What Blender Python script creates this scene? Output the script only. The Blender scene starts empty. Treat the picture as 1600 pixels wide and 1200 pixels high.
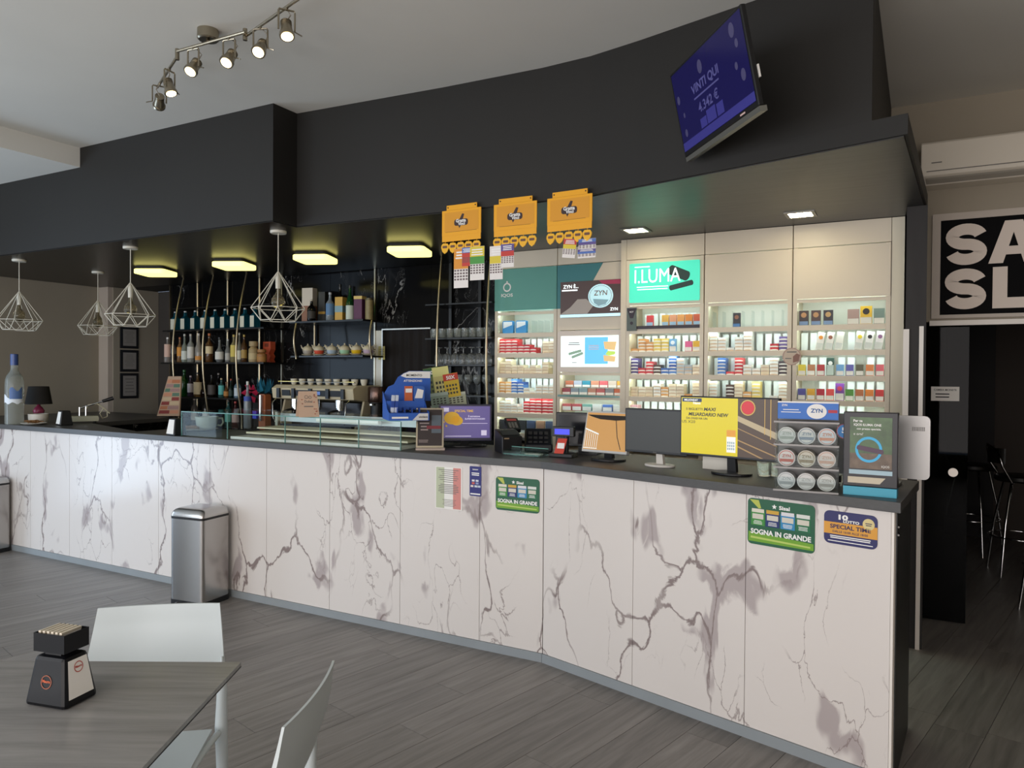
import bpy, math, random
from mathutils import Vector, Matrix
random.seed(11)
sc = bpy.context.scene
COL = sc.collection
PI = math.pi
R_ = math.radians

# ------------------------------------------------------------------ camera
F_PX = 1155.0
EYE = Vector((0, 0, 1.55))
CAMROT = (Matrix.Rotation(R_(28.33), 3, 'Z') @ Matrix.Rotation(PI/2 - .01269, 3, 'X') @ Matrix.Rotation(.00693, 3, 'Z'))
cd = bpy.data.cameras.new('camera')
cd.sensor_fit = 'HORIZONTAL'; cd.sensor_width = 36.0; cd.lens = 36.0*F_PX/1600.0
cd.clip_start = .02; cd.clip_end = 200
cam = bpy.data.objects.new('camera', cd); COL.objects.link(cam)
cam.matrix_world = Matrix.Translation(EYE) @ CAMROT.to_4x4()
sc.camera = cam

# ------------------------------------------------------------------ view, world, daylight
sc.view_settings.view_transform = 'Standard'
sc.view_settings.look = 'None'
sc.view_settings.gamma = 1.0
sc.view_settings.use_curve_mapping = False
sc.view_settings.exposure = 0.0
W = bpy.data.worlds.new('world'); sc.world = W; W.use_nodes = True
W.node_tree.nodes['Background'].inputs[0].default_value = (.60, .74, 1.0, 1)
W.node_tree.nodes['Background'].inputs[1].default_value = 1.1

def area(name, loc, rot, sx, sy, power, col):
    l = bpy.data.lights.new(name, 'AREA'); l.shape = 'RECTANGLE'; l.size = sx; l.size_y = sy
    l.energy = power; l.color = col
    o = bpy.data.objects.new(name, l); COL.objects.link(o); o.location = loc; o.rotation_euler = rot
    return o
# daylight entering through the shop front behind the camera, one light per glazed bay;
# right bays tinted warm as by a sunlit tan house; rightmost added as fill
for x, e, c in ((-6.9, 70, (.84, .93, 1.0)), (-4.1, 76, (.99, .97, .95)), (-1.3, 84, (1.0, .90, .81)), (1.6, 62, (1.0, .87, .76))):
    area('daylight_bay_and_fill', (x, -2.42, 1.55), (PI/2, 0, 0), 2.4, 2.3, e, c)
# daylight through the entrance in the left wall
area('daylight_door', (-8.24, 1.2, 1.2), (0, -PI/2, 0), 2.2, 1.8, 60, (.62, .80, 1.0))

# ------------------------------------------------------------------ helpers
def ray(px, py):
    return CAMROT @ Vector(((px-800)/F_PX, -(py-600)/F_PX, -1.0))
def on_z(px, py, z):
    d = ray(px, py); return EYE + d*((z-EYE.z)/d.z)
def on_y(px, py, y):
    d = ray(px, py); return EYE + d*(y/d.y)
def on_x(px, py, x):
    d = ray(px, py); return EYE + d*(x/d.x)
def view_of(p):
    c = CAMROT.transposed() @ (Vector(p)-EYE)
    if c.z > -.05: return None
    return (800+F_PX*c.x/-c.z, 600-F_PX*c.y/-c.z)
def facing(p):                       # z rotation that turns local -Y to the camera's ground position
    return math.atan2(-(EYE.x-p[0]), (EYE.y-p[1])) + PI

def lin(h):
    h = h.lstrip('#')
    out = []
    for i in (0, 2, 4):
        c = int(h[i:i+2], 16)/255.0
        out.append(c/12.92 if c <= .04045 else ((c+.055)/1.055)**2.4)
    return tuple(out) + (1.0,)

MATS = {}
def mat(name, col, rough=.5, metal=0.0, noise=0.0, nscale=8.0, bump=0.0, trans=0.0, emit=0.0, spec=.5, coat=0.0, stretch=None, ior=1.45, alpha=1.0):
    if name in MATS: return MATS[name]
    m = bpy.data.materials.new(name); m.use_nodes = True
    nt = m.node_tree; b = nt.nodes['Principled BSDF']
    c = lin(col)
    b.inputs['Base Color'].default_value = c
    b.inputs['Roughness'].default_value = rough
    b.inputs['Metallic'].default_value = metal
    b.inputs['Specular IOR Level'].default_value = spec
    b.inputs['Transmission Weight'].default_value = trans
    b.inputs['Coat Weight'].default_value = coat
    b.inputs['IOR'].default_value = ior
    b.inputs['Alpha'].default_value = alpha
    if emit:
        b.inputs['Emission Color'].default_value = c
        b.inputs['Emission Strength'].default_value = emit
    if noise or bump:
        tc = nt.nodes.new('ShaderNodeTexCoord'); mp = nt.nodes.new('ShaderNodeMapping')
        nt.links.new(tc.outputs['Object'], mp.inputs['Vector'])
        if stretch: mp.inputs['Scale'].default_value = stretch
        n = nt.nodes.new('ShaderNodeTexNoise'); n.inputs['Scale'].default_value = nscale; n.inputs['Detail'].default_value = 5
        nt.links.new(mp.outputs['Vector'], n.inputs['Vector'])
        if noise:
            r = nt.nodes.new('ShaderNodeMapRange')
            r.inputs['From Min'].default_value = .25; r.inputs['From Max'].default_value = .75
            r.inputs['To Min'].default_value = 1-noise; r.inputs['To Max'].default_value = 1+noise
            nt.links.new(n.outputs['Fac'], r.inputs['Value'])
            mx = nt.nodes.new('ShaderNodeVectorMath'); mx.operation = 'SCALE'
            mx.inputs[0].default_value = c[:3]
            nt.links.new(r.outputs['Result'], mx.inputs['Scale'])
            nt.links.new(mx.outputs['Vector'], b.inputs['Base Color'])
        if bump:
            bp = nt.nodes.new('ShaderNodeBump'); bp.inputs['Strength'].default_value = bump; bp.inputs['Distance'].default_value = .01
            nt.links.new(n.outputs['Fac'], bp.inputs['Height']); nt.links.new(bp.outputs['Normal'], b.inputs['Normal'])
    MATS[name] = m
    return m

def wood_mat(name, c0, c1, angle, rough=.45, per_object=.10):
    """grey wood-look planks: long grain running along the given ground direction"""
    m = bpy.data.materials.new(name); m.use_nodes = True; nt = m.node_tree; b = nt.nodes['Principled BSDF']
    g = nt.nodes.new('ShaderNodeNewGeometry'); mp = nt.nodes.new('ShaderNodeMapping'); mp.vector_type = 'POINT'
    mp.inputs['Rotation'].default_value = (0, 0, angle)
    s = nt.nodes.new('ShaderNodeVectorMath'); s.operation = 'MULTIPLY'; s.inputs[1].default_value = (26, 1.7, 1)
    nt.links.new(g.outputs['Position'], mp.inputs['Vector']); nt.links.new(mp.outputs['Vector'], s.inputs[0])
    oi = nt.nodes.new('ShaderNodeObjectInfo')
    add = nt.nodes.new('ShaderNodeVectorMath'); add.operation = 'ADD'
    cx = nt.nodes.new('ShaderNodeCombineXYZ')
    mu = nt.nodes.new('ShaderNodeMath'); mu.operation = 'MULTIPLY'; mu.inputs[1].default_value = 40
    nt.links.new(oi.outputs['Random'], mu.inputs[0]); nt.links.new(mu.outputs[0], cx.inputs['Y'])
    nt.links.new(s.outputs['Vector'], add.inputs[0]); nt.links.new(cx.outputs['Vector'], add.inputs[1])
    n = nt.nodes.new('ShaderNodeTexNoise'); n.inputs['Scale'].default_value = 1.0; n.inputs['Detail'].default_value = 7; n.inputs['Roughness'].default_value = .62
    n.inputs['Distortion'].default_value = .5
    nt.links.new(add.outputs['Vector'], n.inputs['Vector'])
    cr = nt.nodes.new('ShaderNodeValToRGB')
    cr.color_ramp.elements[0].position = .30; cr.color_ramp.elements[0].color = lin(c0)
    cr.color_ramp.elements[1].position = .72; cr.color_ramp.elements[1].color = lin(c1)
    nt.links.new(n.outputs['Fac'], cr.inputs['Fac'])
    hv = nt.nodes.new('ShaderNodeHueSaturation')
    mr = nt.nodes.new('ShaderNodeMapRange'); mr.inputs['To Min'].default_value = 1-per_object; mr.inputs['To Max'].default_value = 1+per_object
    nt.links.new(oi.outputs['Random'], mr.inputs['Value']); nt.links.new(mr.outputs['Result'], hv.inputs['Value'])
    nt.links.new(cr.outputs['Color'], hv.inputs['Color']); nt.links.new(hv.outputs['Color'], b.inputs['Base Color'])
    b.inputs['Roughness'].default_value = rough
    bp = nt.nodes.new('ShaderNodeBump'); bp.inputs['Strength'].default_value = .12; bp.inputs['Distance'].default_value = .004
    nt.links.new(n.outputs['Fac'], bp.inputs['Height']); nt.links.new(bp.outputs['Normal'], b.inputs['Normal'])
    MATS[name] = m; return m

def marble_mat(name, base, vein, scale, width, rough, fine=.5, cloud=.35, rot=.7, stretch=(1, 1, .45), thr=(.46, .60)):
    """marble: ridged noise veins of uneven strength on a plain ground"""
    m = bpy.data.materials.new(name); m.use_nodes = True; nt = m.node_tree; b = nt.nodes['Principled BSDF']
    L = nt.links.new
    g = nt.nodes.new('ShaderNodeNewGeometry'); mp = nt.nodes.new('ShaderNodeMapping')
    mp.inputs['Rotation'].default_value = (0, rot, 0); mp.inputs['Scale'].default_value = stretch
    L(g.outputs['Position'], mp.inputs['Vector'])
    def ridge(sc_, w_, det, dist):
        n = nt.nodes.new('ShaderNodeTexNoise'); n.inputs['Scale'].default_value = sc_; n.inputs['Detail'].default_value = det
        n.inputs['Roughness'].default_value = .55; n.inputs['Distortion'].default_value = dist
        L(mp.outputs['Vector'], n.inputs['Vector'])
        a = nt.nodes.new('ShaderNodeMath'); a.operation = 'SUBTRACT'; a.inputs[1].default_value = .5
        L(n.outputs['Fac'], a.inputs[0])
        ab = nt.nodes.new('ShaderNodeMath'); ab.operation = 'ABSOLUTE'; L(a.outputs[0], ab.inputs[0])
        mr = nt.nodes.new('ShaderNodeMapRange'); mr.interpolation_type = 'SMOOTHSTEP'
        mr.inputs['From Min'].default_value = 0; mr.inputs['From Max'].default_value = w_
        mr.inputs['To Min'].default_value = 1; mr.inputs['To Max'].default_value = 0
        L(ab.outputs[0], mr.inputs['Value']); return mr.outputs['Result']
    r1 = ridge(scale, width, 6, .9); r2 = ridge(scale*2.3, width*.5, 8, 1.4)
    k = nt.nodes.new('ShaderNodeTexNoise'); k.inputs['Scale'].default_value = scale*.8; k.inputs['Detail'].default_value = 2
    off = nt.nodes.new('ShaderNodeVectorMath'); off.operation = 'ADD'; off.inputs[1].default_value = (7.3, 2.1, 5.5)
    L(mp.outputs['Vector'], off.inputs[0]); L(off.outputs['Vector'], k.inputs['Vector'])
    km = nt.nodes.new('ShaderNodeMapRange'); km.interpolation_type = 'SMOOTHSTEP'
    km.inputs['From Min'].default_value = thr[0]; km.inputs['From Max'].default_value = thr[1]
    L(k.outputs['Fac'], km.inputs['Value'])
    m1 = nt.nodes.new('ShaderNodeMath'); m1.operation = 'MULTIPLY'; L(r1, m1.inputs[0]); L(km.outputs['Result'], m1.inputs[1])
    m2 = nt.nodes.new('ShaderNodeMath'); m2.operation = 'MULTIPLY'; L(r2, m2.inputs[0]); m2.inputs[1].default_value = fine
    m3 = nt.nodes.new('ShaderNodeMath'); m3.operation = 'MULTIPLY'; L(m2.outputs[0], m3.inputs[0]); L(km.outputs['Result'], m3.inputs[1])
    # soft grey clouds beside the veins
    rc = ridge(scale*.9, width*5, 3, .6)
    m4 = nt.nodes.new('ShaderNodeMath'); m4.operation = 'MULTIPLY'; L(rc, m4.inputs[0]); L(km.outputs['Result'], m4.inputs[1])
    m5 = nt.nodes.new('ShaderNodeMath'); m5.operation = 'MULTIPLY'; L(m4.outputs[0], m5.inputs[0]); m5.inputs[1].default_value = cloud
    s1 = nt.nodes.new('ShaderNodeMath'); s1.operation = 'MAXIMUM'; L(m1.outputs[0], s1.inputs[0]); L(m3.outputs[0], s1.inputs[1])
    s2 = nt.nodes.new('ShaderNodeMath'); s2.operation = 'MAXIMUM'; L(s1.outputs[0], s2.inputs[0]); L(m5.outputs[0], s2.inputs[1])
    mix = nt.nodes.new('ShaderNodeMix'); mix.data_type = 'RGBA'
    mix.inputs['A'].default_value = lin(base); mix.inputs['B'].default_value = lin(vein)
    L(s2.outputs[0], mix.inputs['Factor']); L(mix.outputs['Result'], b.inputs['Base Color'])
    b.inputs['Roughness'].default_value = rough
    MATS[name] = m; return m

def pane_mat(name, tint, refl=.008, top=.16):
    """clear sheet glass: mostly see-through with a mirror-like sheen"""
    m = bpy.data.materials.new(name); m.use_nodes = True; nt = m.node_tree
    for n in list(nt.nodes):
        if n.type != 'OUTPUT_MATERIAL': nt.nodes.remove(n)
    out = [n for n in nt.nodes if n.type == 'OUTPUT_MATERIAL'][0]
    t = nt.nodes.new('ShaderNodeBsdfTransparent'); t.inputs['Color'].default_value = lin(tint)
    g = nt.nodes.new('ShaderNodeBsdfGlossy'); g.inputs['Roughness'].default_value = .02
    g.inputs['Color'].default_value = (1, 1, 1, 1)
    lw = nt.nodes.new('ShaderNodeLayerWeight'); lw.inputs['Blend'].default_value = .12
    mr = nt.nodes.new('ShaderNodeMapRange'); mr.inputs['To Min'].default_value = refl; mr.inputs['To Max'].default_value = top
    nt.links.new(lw.outputs['Fresnel'], mr.inputs['Value'])
    mx = nt.nodes.new('ShaderNodeMixShader'); nt.links.new(mr.outputs['Result'], mx.inputs[0])
    nt.links.new(t.outputs[0], mx.inputs[1]); nt.links.new(g.outputs[0], mx.inputs[2]); nt.links.new(mx.outputs[0], out.inputs[0])
    MATS[name] = m; return m

def calacatta_mat(name, base, vein, patch, rough):
    """white marble print: angular warped veins that fade in and out, with grey wedges beside them"""
    m = bpy.data.materials.new(name); m.use_nodes = True; nt = m.node_tree; b = nt.nodes['Principled BSDF']; L = nt.links.new
    def N(t, **k):
        n = nt.nodes.new(t)
        for a, v in k.items():
            if a == 'op': n.operation = v
            else: n.inputs[a.replace('_', ' ')].default_value = v
        return n
    g = N('ShaderNodeNewGeometry')
    mp = N('ShaderNodeMapping'); mp.inputs['Rotation'].default_value = (0, .55, .2); mp.inputs['Scale'].default_value = (1.25, 1.0, .62)
    L(g.outputs['Position'], mp.inputs['Vector'])
    def warp(src, scale, amt, det):
        n = N('ShaderNodeTexNoise', Scale=scale, Detail=det, Roughness=.6); L(src, n.inputs['Vector'])
        sub = N('ShaderNodeVectorMath', op='SUBTRACT'); sub.inputs[1].default_value = (.5, .5, .5); L(n.outputs['Color'], sub.inputs[0])
        sc_ = N('ShaderNodeVectorMath', op='SCALE'); sc_.inputs['Scale'].default_value = amt; L(sub.outputs['Vector'], sc_.inputs[0])
        ad = N('ShaderNodeVectorMath', op='ADD'); L(src, ad.inputs[0]); L(sc_.outputs['Vector'], ad.inputs[1]); return ad.outputs['Vector']
    w = warp(mp.outputs['Vector'], 2.2, .62, 2); w = warp(w, 11.0, .10, 5)
    def edge(vec, scale):
        v = nt.nodes.new('ShaderNodeTexVoronoi'); v.feature = 'DISTANCE_TO_EDGE'; v.inputs['Scale'].default_value = scale
        L(vec, v.inputs['Vector']); return v.outputs['Distance']
    def ramp(val, a, b_, lo=1.0, hi=0.0):
        r = nt.nodes.new('ShaderNodeMapRange'); r.interpolation_type = 'SMOOTHSTEP'
        r.inputs['From Min'].default_value = a; r.inputs['From Max'].default_value = b_; r.inputs['To Min'].default_value = lo; r.inputs['To Max'].default_value = hi
        L(val, r.inputs['Value']); return r.outputs['Result']
    def mul(a, c):
        n = nt.nodes.new('ShaderNodeMath'); n.operation = 'MULTIPLY'; L(a, n.inputs[0])
        if isinstance(c, float): n.inputs[1].default_value = c
        else: L(c, n.inputs[1])
        return n.outputs[0]
    def mx(a, c):
        n = nt.nodes.new('ShaderNodeMath'); n.operation = 'MAXIMUM'; L(a, n.inputs[0]); L(c, n.inputs[1]); return n.outputs[0]
    def mask(off, scale, a, b_):
        o = N('ShaderNodeVectorMath', op='ADD'); o.inputs[1].default_value = off; L(mp.outputs['Vector'], o.inputs[0])
        n = N('ShaderNodeTexNoise', Scale=scale, Detail=3.0); L(o.outputs['Vector'], n.inputs['Vector']); return ramp(n.outputs['Fac'], a, b_, 0.0, 1.0)
    d1 = edge(w, 1.9); d2 = edge(w, 4.6)
    k1 = mask((3.1, 7.7, 1.3), 1.7, .44, .58); k2 = mask((9.1, 2.2, 4.4), 2.1, .50, .60); k3 = mask((1.7, 5.9, 8.8), 3.2, .56, .62)
    v1 = mul(ramp(d1, .004, .022), k1); v2 = mul(mul(ramp(d2, .003, .014), k2), .75)
    pt = mul(mul(ramp(d1, .07, .11), k3), .85)
    veins = mx(v1, v2)
    a = nt.nodes.new('ShaderNodeMix'); a.data_type = 'RGBA'; a.inputs['A'].default_value = lin(base); a.inputs['B'].default_value = lin(patch); L(pt, a.inputs['Factor'])
    c = nt.nodes.new('ShaderNodeMix'); c.data_type = 'RGBA'; c.inputs['B'].default_value = lin(vein); L(a.outputs['Result'], c.inputs['A']); L(veins, c.inputs['Factor'])
    L(c.outputs['Result'], b.inputs['Base Color']); b.inputs['Roughness'].default_value = rough
    MATS[name] = m; return m

def link_props(o, label=None, cat=None, group=None, kind=None):
    if label: o['label'] = label
    if cat: o['category'] = cat
    if group: o['group'] = group
    if kind: o['kind'] = kind
    return o

class MB:
    """collects simple solids into one mesh"""
    def __init__(s): s.v = []; s.f = []; s.mi = []; s.cur = 0
    def add(s, vs, fs):
        o = len(s.v); s.v += [tuple(p) for p in vs]; s.f += [tuple(i+o for i in f) for f in fs]; s.mi += [s.cur]*len(fs); return s
    def box(s, x0, x1, y0, y1, z0, z1):
        vs = [(x0,y0,z0),(x1,y0,z0),(x1,y1,z0),(x0,y1,z0),(x0,y0,z1),(x1,y0,z1),(x1,y1,z1),(x0,y1,z1)]
        return s.add(vs, [(0,3,2,1),(4,5,6,7),(0,1,5,4),(1,2,6,5),(2,3,7,6),(3,0,4,7)])
    def hexa(s, b, t):   # bottom and top quads (ccw from above)
        return s.add(list(b)+list(t), [(3,2,1,0),(4,5,6,7),(0,1,5,4),(1,2,6,5),(2,3,7,6),(3,0,4,7)])
    def prism(s, poly, z0, z1):
        n = len(poly); vs = [(x,y,z0) for x,y in poly]+[(x,y,z1) for x,y in poly]
        return s.add(vs, [tuple(range(n-1,-1,-1)), tuple(range(n,2*n))]+[(i,(i+1)%n,(i+1)%n+n,i+n) for i in range(n)])
    def prism_y(s, poly, y0, y1):     # polygon in XZ, counter-clockwise seen from -Y
        n = len(poly); vs = [(x,y0,z) for x,z in poly]+[(x,y1,z) for x,z in poly]
        return s.add(vs, [tuple(range(n)), tuple(range(2*n-1,n-1,-1))]+[((i+1)%n,i,i+n,(i+1)%n+n) for i in range(n)])
    def prism_x(s, poly, x0, x1):     # polygon in YZ
        n = len(poly); vs = [(x0,y,z) for y,z in poly]+[(x1,y,z) for y,z in poly]
        return s.add(vs, [tuple(range(n-1,-1,-1)), tuple(range(n,2*n))]+[(i,(i+1)%n,(i+1)%n+n,i+n) for i in range(n)])
    def rrect(s, x0, x1, z0, z1, r, y0, y1, k=4):
        pts = []
        for cx, cz, a in ((x1-r,z0+r,-90),(x1-r,z1-r,0),(x0+r,z1-r,90),(x0+r,z0+r,180)):
            for i in range(k+1):
                t = R_(a+90*i/k); pts.append((cx+r*math.cos(t), cz+r*math.sin(t)))
        return s.prism_y(pts, y0, y1)
    def disc_y(s, cx, cz, r, y0, y1, n=20, sx=1.0):
        return s.prism_y([(cx+sx*r*math.cos(2*PI*i/n), cz+r*math.sin(2*PI*i/n)) for i in range(n)], y0, y1)
    def ring_y(s, cx, cz, r, w, y0, n=20, sx=1.0):
        vs = []; fs = []
        for i in range(n):
            a = 2*PI*i/n
            vs += [(cx+sx*r*math.cos(a), y0, cz+r*math.sin(a)), (cx+sx*(r-w)*math.cos(a), y0, cz+(r-w)*math.sin(a))]
        for i in range(n):
            j = (i+1) % n; fs.append((2*i, 2*j, 2*j+1, 2*i+1))
        return s.add(vs, fs)
    def quad(s, x0, x1, z0, z1, y):   # faces -Y
        return s.add([(x0,y,z0),(x1,y,z0),(x1,y,z1),(x0,y,z1)], [(0,1,2,3)])
    def poly(s, pts, y):
        return s.add([(x,y,z) for x,z in pts], [tuple(range(len(pts)))])
    def cyl(s, p0, p1, r0, r1=None, n=12):
        r1 = r0 if r1 is None else r1
        p0 = Vector(p0); p1 = Vector(p1); d = (p1-p0).normalized()
        u = d.orthogonal().normalized(); w = d.cross(u)
        vs = []
        for p, r in ((p0, r0), (p1, r1)):
            for i in range(n):
                a = 2*PI*i/n; vs.append(p+u*(r*math.cos(a))+w*(r*math.sin(a)))
        return s.add(vs, [tuple(range(n-1,-1,-1)), tuple(range(n,2*n))]+[(i,(i+1)%n,(i+1)%n+n,i+n) for i in range(n)])
    def tube(s, pts, r, n=8, closed=False):
        pts = [Vector(p) for p in pts]; m = len(pts); rs = r if isinstance(r, (list, tuple)) else [r]*m
        d0 = (pts[1]-pts[0]).normalized(); u = d0.orthogonal().normalized(); vs = []
        for i, p in enumerate(pts):
            if closed: d = (pts[(i+1)%m]-pts[i-1]).normalized()
            else: d = (pts[min(i+1,m-1)]-pts[max(i-1,0)]).normalized()
            u = (u-d*u.dot(d)).normalized(); w = d.cross(u)
            for k in range(n):
                a = 2*PI*k/n; vs.append(p+u*(rs[i]*math.cos(a))+w*(rs[i]*math.sin(a)))
        fs = []
        for i in range(m if closed else m-1):
            j = (i+1) % m
            for k in range(n): fs.append((i*n+k, i*n+(k+1)%n, j*n+(k+1)%n, j*n+k))
        if not closed: fs += [tuple(range(n-1,-1,-1)), tuple(range((m-1)*n, m*n))]
        return s.add(vs, fs)
    def lathe(s, prof, c=(0,0,0), n=18):
        vs = []; fs = []; m = len(prof)
        for r, z in prof:
            for k in range(n):
                a = 2*PI*k/n; vs.append((c[0]+r*math.cos(a), c[1]+r*math.sin(a), c[2]+z))
        for i in range(m-1):
            for k in range(n): fs.append((i*n+k, i*n+(k+1)%n, (i+1)*n+(k+1)%n, (i+1)*n+k))
        if prof[0][0] > 1e-5: fs.append(tuple(range(n-1,-1,-1)))
        if prof[-1][0] > 1e-5: fs.append(tuple(range((m-1)*n, m*n)))
        return s.add(vs, fs)
    def text(s, body, cx, cz, w, h, y=0.0, bold=0.0, keep=True, shear=0.0):
        """flat lettering in the XZ plane facing -Y, fitted into w x h round (cx, cz)"""
        cu = bpy.data.curves.new('t', 'FONT'); cu.body = body; cu.align_x = 'CENTER'; cu.offset = bold; cu.shear = shear
        cu.resolution_u = 3
        ob = bpy.data.objects.new('t', cu)
        me = bpy.data.meshes.new_from_object(ob)
        if len(me.vertices):
            xs = [v.co.x for v in me.vertices]; ys = [v.co.y for v in me.vertices]
            x0, x1, y0, y1 = min(xs), max(xs), min(ys), max(ys)
            kx = w/max(x1-x0, 1e-6); ky = h/max(y1-y0, 1e-6)
            if keep: kx = ky = min(kx, ky)
            vs = [(cx+(v.co.x-(x0+x1)/2)*kx, y, cz+(v.co.y-(y0+y1)/2)*ky) for v in me.vertices]
            s.add(vs, [tuple(p.vertices) for p in me.polygons])
        bpy.data.meshes.remove(me); bpy.data.objects.remove(ob); bpy.data.curves.remove(cu)
        return s
    def lines(s, x0, x1, z0, z1, n, y, fill=.45, ragged=.3, rng=random):
        """rows of small print as thin strips"""
        st = (z1-z0)/n
        for i in range(n):
            zc = z1-(i+.5)*st; e = (x1-x0)*ragged*rng.random()/2
            s.quad(x0+e, x1-e, zc-st*fill/2, zc+st*fill/2, y)
        return s
    def xf(s, M):
        s.v = [tuple(M @ Vector(p)) for p in s.v]; return s
    def mesh(s, name, mats, smooth=None):
        me = bpy.data.meshes.new(name); me.from_pydata(s.v, [], s.f)
        for m in (mats if isinstance(mats, (list, tuple)) else [mats]): me.materials.append(m)
        if any(s.mi): me.polygons.foreach_set('material_index', s.mi)
        if smooth:
            me.polygons.foreach_set('use_smooth', [True]*len(me.polygons)); me.set_sharp_from_angle(angle=R_(smooth))
        me.update(); return me
    def build(s, name, mats, parent=None, smooth=None, bevel=0, **props):
        me = s.mesh(name, mats, smooth)
        return obj(name, me, parent, bevel, **props)

def obj(name, me, parent=None, bevel=0, loc=None, rz=0, rx=0, ry=0, **props):
    o = bpy.data.objects.new(name, me); COL.objects.link(o)
    if parent: o.parent = parent
    if loc is not None: o.location = loc
    if rz or rx or ry: o.rotation_euler = (rx, ry, rz)
    if bevel:
        b = o.modifiers.new('bevel', 'BEVEL'); b.width = bevel; b.segments = 2; b.limit_method = 'ANGLE'
    return link_props(o, **props)

def thing(name, label, cat, loc=(0,0,0), rz=0, group=None, rx=0, ry=0):
    o = bpy.data.objects.new(name, None); COL.objects.link(o)
    o.empty_display_size = .05
    o.location = loc; o.rotation_euler = (rx, ry, rz)
    return link_props(o, label, cat, group)

def dup(o, loc=None, rz=None, label=None, group=None, parent=None, swap=None):
    """copy a thing with its parts and sub-parts; swap = {part name: material}"""
    c = o.copy(); COL.objects.link(c); c.parent = parent
    if loc is not None: c.location = loc
    if rz is not None: c.rotation_euler = (o.rotation_euler[0], o.rotation_euler[1], rz)
    if label: c['label'] = label
    if group: c['group'] = group
    for ch in o.children: dup(ch, parent=c, swap=swap)
    return c

def arc(c, r, a0, a1, n, plane='xz', y=0):
    out = []
    for i in range(n+1):
        a = R_(a0+(a1-a0)*i/n)
        out.append((c[0]+r*math.cos(a), c[1]+r*math.sin(a)))
    return out

ORD = ['first', 'second', 'third', 'fourth', 'fifth', 'sixth', 'seventh', 'eighth', 'ninth', 'tenth', 'eleventh', 'twelfth', 'thirteenth', 'fourteenth', 'fifteenth']

# ------------------------------------------------------------------ shared materials
M_white = mat('white_laminate', '#d8d2c4', .45, noise=.02, nscale=3)
M_white_gloss = mat('white_plastic', '#e4e6e6', .35)
M_black = mat('black_plastic', '#141416', .4)
M_black_matt = mat('black_matt', '#1a1a1a', .7)
M_chrome = mat('chrome', '#c8c8c8', .12, 1.0)
M_steel = mat('brushed_steel', '#b4b2b0', .26, 1.0, bump=.03, nscale=30, stretch=(40, 40, 1))
M_nickel = mat('satin_nickel', '#a39a88', .28, 1.0)
M_brass = mat('brushed_brass', '#b3a68a', .3, 1.0)
M_paper = mat('paper', '#e9e6e0', .8)
M_ink = mat('black_ink', '#191919', .8)
M_inkgrey = mat('grey_ink', '#77746f', .8)
M_inkwhite = mat('white_ink', '#f0eeea', .7)
M_pane = pane_mat('clear_glass', '#f8fcfb', .010)
M_edge = mat('glass_edge', '#5f8f86', .2, spec=.6)
M_acryl = pane_mat('clear_acrylic', '#f4f7f7', .008)
# ================================================================== THE SETTING
ZC, ZLOW, ZS = 3.28, 3.13, 2.53          # ceiling, lower ceiling on the left, underside of the black soffit
YA, X0, TB = 3.568, -1.731, R_(15.61)     # counter front line, where it bends, by how much
ZT = 1.088                                # worktop height
YW = 5.50                                 # bar back wall
M_ceil = mat('ceiling_paint', '#d8d6ce', .9, noise=.04, nscale=1.2)
M_taupe = mat('taupe_paint', '#9d9484', .85, noise=.03, nscale=2)
M_soffit = mat('black_paint', '#1d1b18', .62, noise=.10, nscale=1.5)
M_under = mat('black_laminate', '#302f2e', .36, noise=.35, nscale=3, bump=.05, stretch=(1, 9, 1))
M_dark = mat('dark_wall_paint', '#4a443f', .8, noise=.05, nscale=2)
M_colblack = mat('dark_grey_laminate', '#242120', .6, noise=.22, nscale=4, stretch=(6, 6, 1.2))
M_trimw = mat('white_metal_trim', '#e6dfd6', .4)
M_marble = calacatta_mat('white_marble_panel', '#dad3cd', '#8a7c79', '#a89c9b', .20)
M_bmarble = marble_mat('black_marble', '#0f0f10', '#8f8d8a', 1.9, .008, .10, fine=.45, cloud=.03, rot=-.75, stretch=(1.0, 1.0, .5), thr=(.48, .56))
M_bmarble.node_tree.nodes['Principled BSDF'].inputs['Specular IOR Level'].default_value = .10
M_top = mat('grey_worktop', '#4a4948', .42, noise=.10, nscale=20, stretch=(1, 6, 6))
PANG = R_(13.5)
M_plank = wood_mat('grey_wood_plank', '#67635f', '#8c8782', PANG, .40)

def structure(mb, name, m, parent=None, **k):
    return mb.build(name, m, parent, kind=None if parent else 'structure', **k)

# ---- floor, laid with single planks
floor = structure(MB().box(-8.4, 3.4, -2.6, 9.0, -.08, -.014), 'floor', mat('floor_bed', '#262423', .9))
def clip(poly, inside, cut):
    out = []
    for i, p in enumerate(poly):
        q = poly[(i+1) % len(poly)]
        if inside(p): out.append(p)
        if inside(p) != inside(q): out.append(cut(p, q))
    return out
def clip_rect(poly, x0, x1, y0, y1):
    for ax, lim, sg in ((0, x0, 1), (0, x1, -1), (1, y0, 1), (1, y1, -1)):
        if len(poly) < 3: return []
        ins = lambda p: (p[ax]-lim)*sg >= 0
        def cut(p, q):
            t = (lim-p[ax])/(q[ax]-p[ax]); return tuple(p[i]+t*(q[i]-p[i]) for i in (0, 1))
        poly = clip(poly, ins, cut)
    return poly
pu = (math.sin(PANG), math.cos(PANG)); pv = (math.cos(PANG), -math.sin(PANG))
planks = []
PW, PL = .195, 1.25
prng = random.Random(5)
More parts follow.
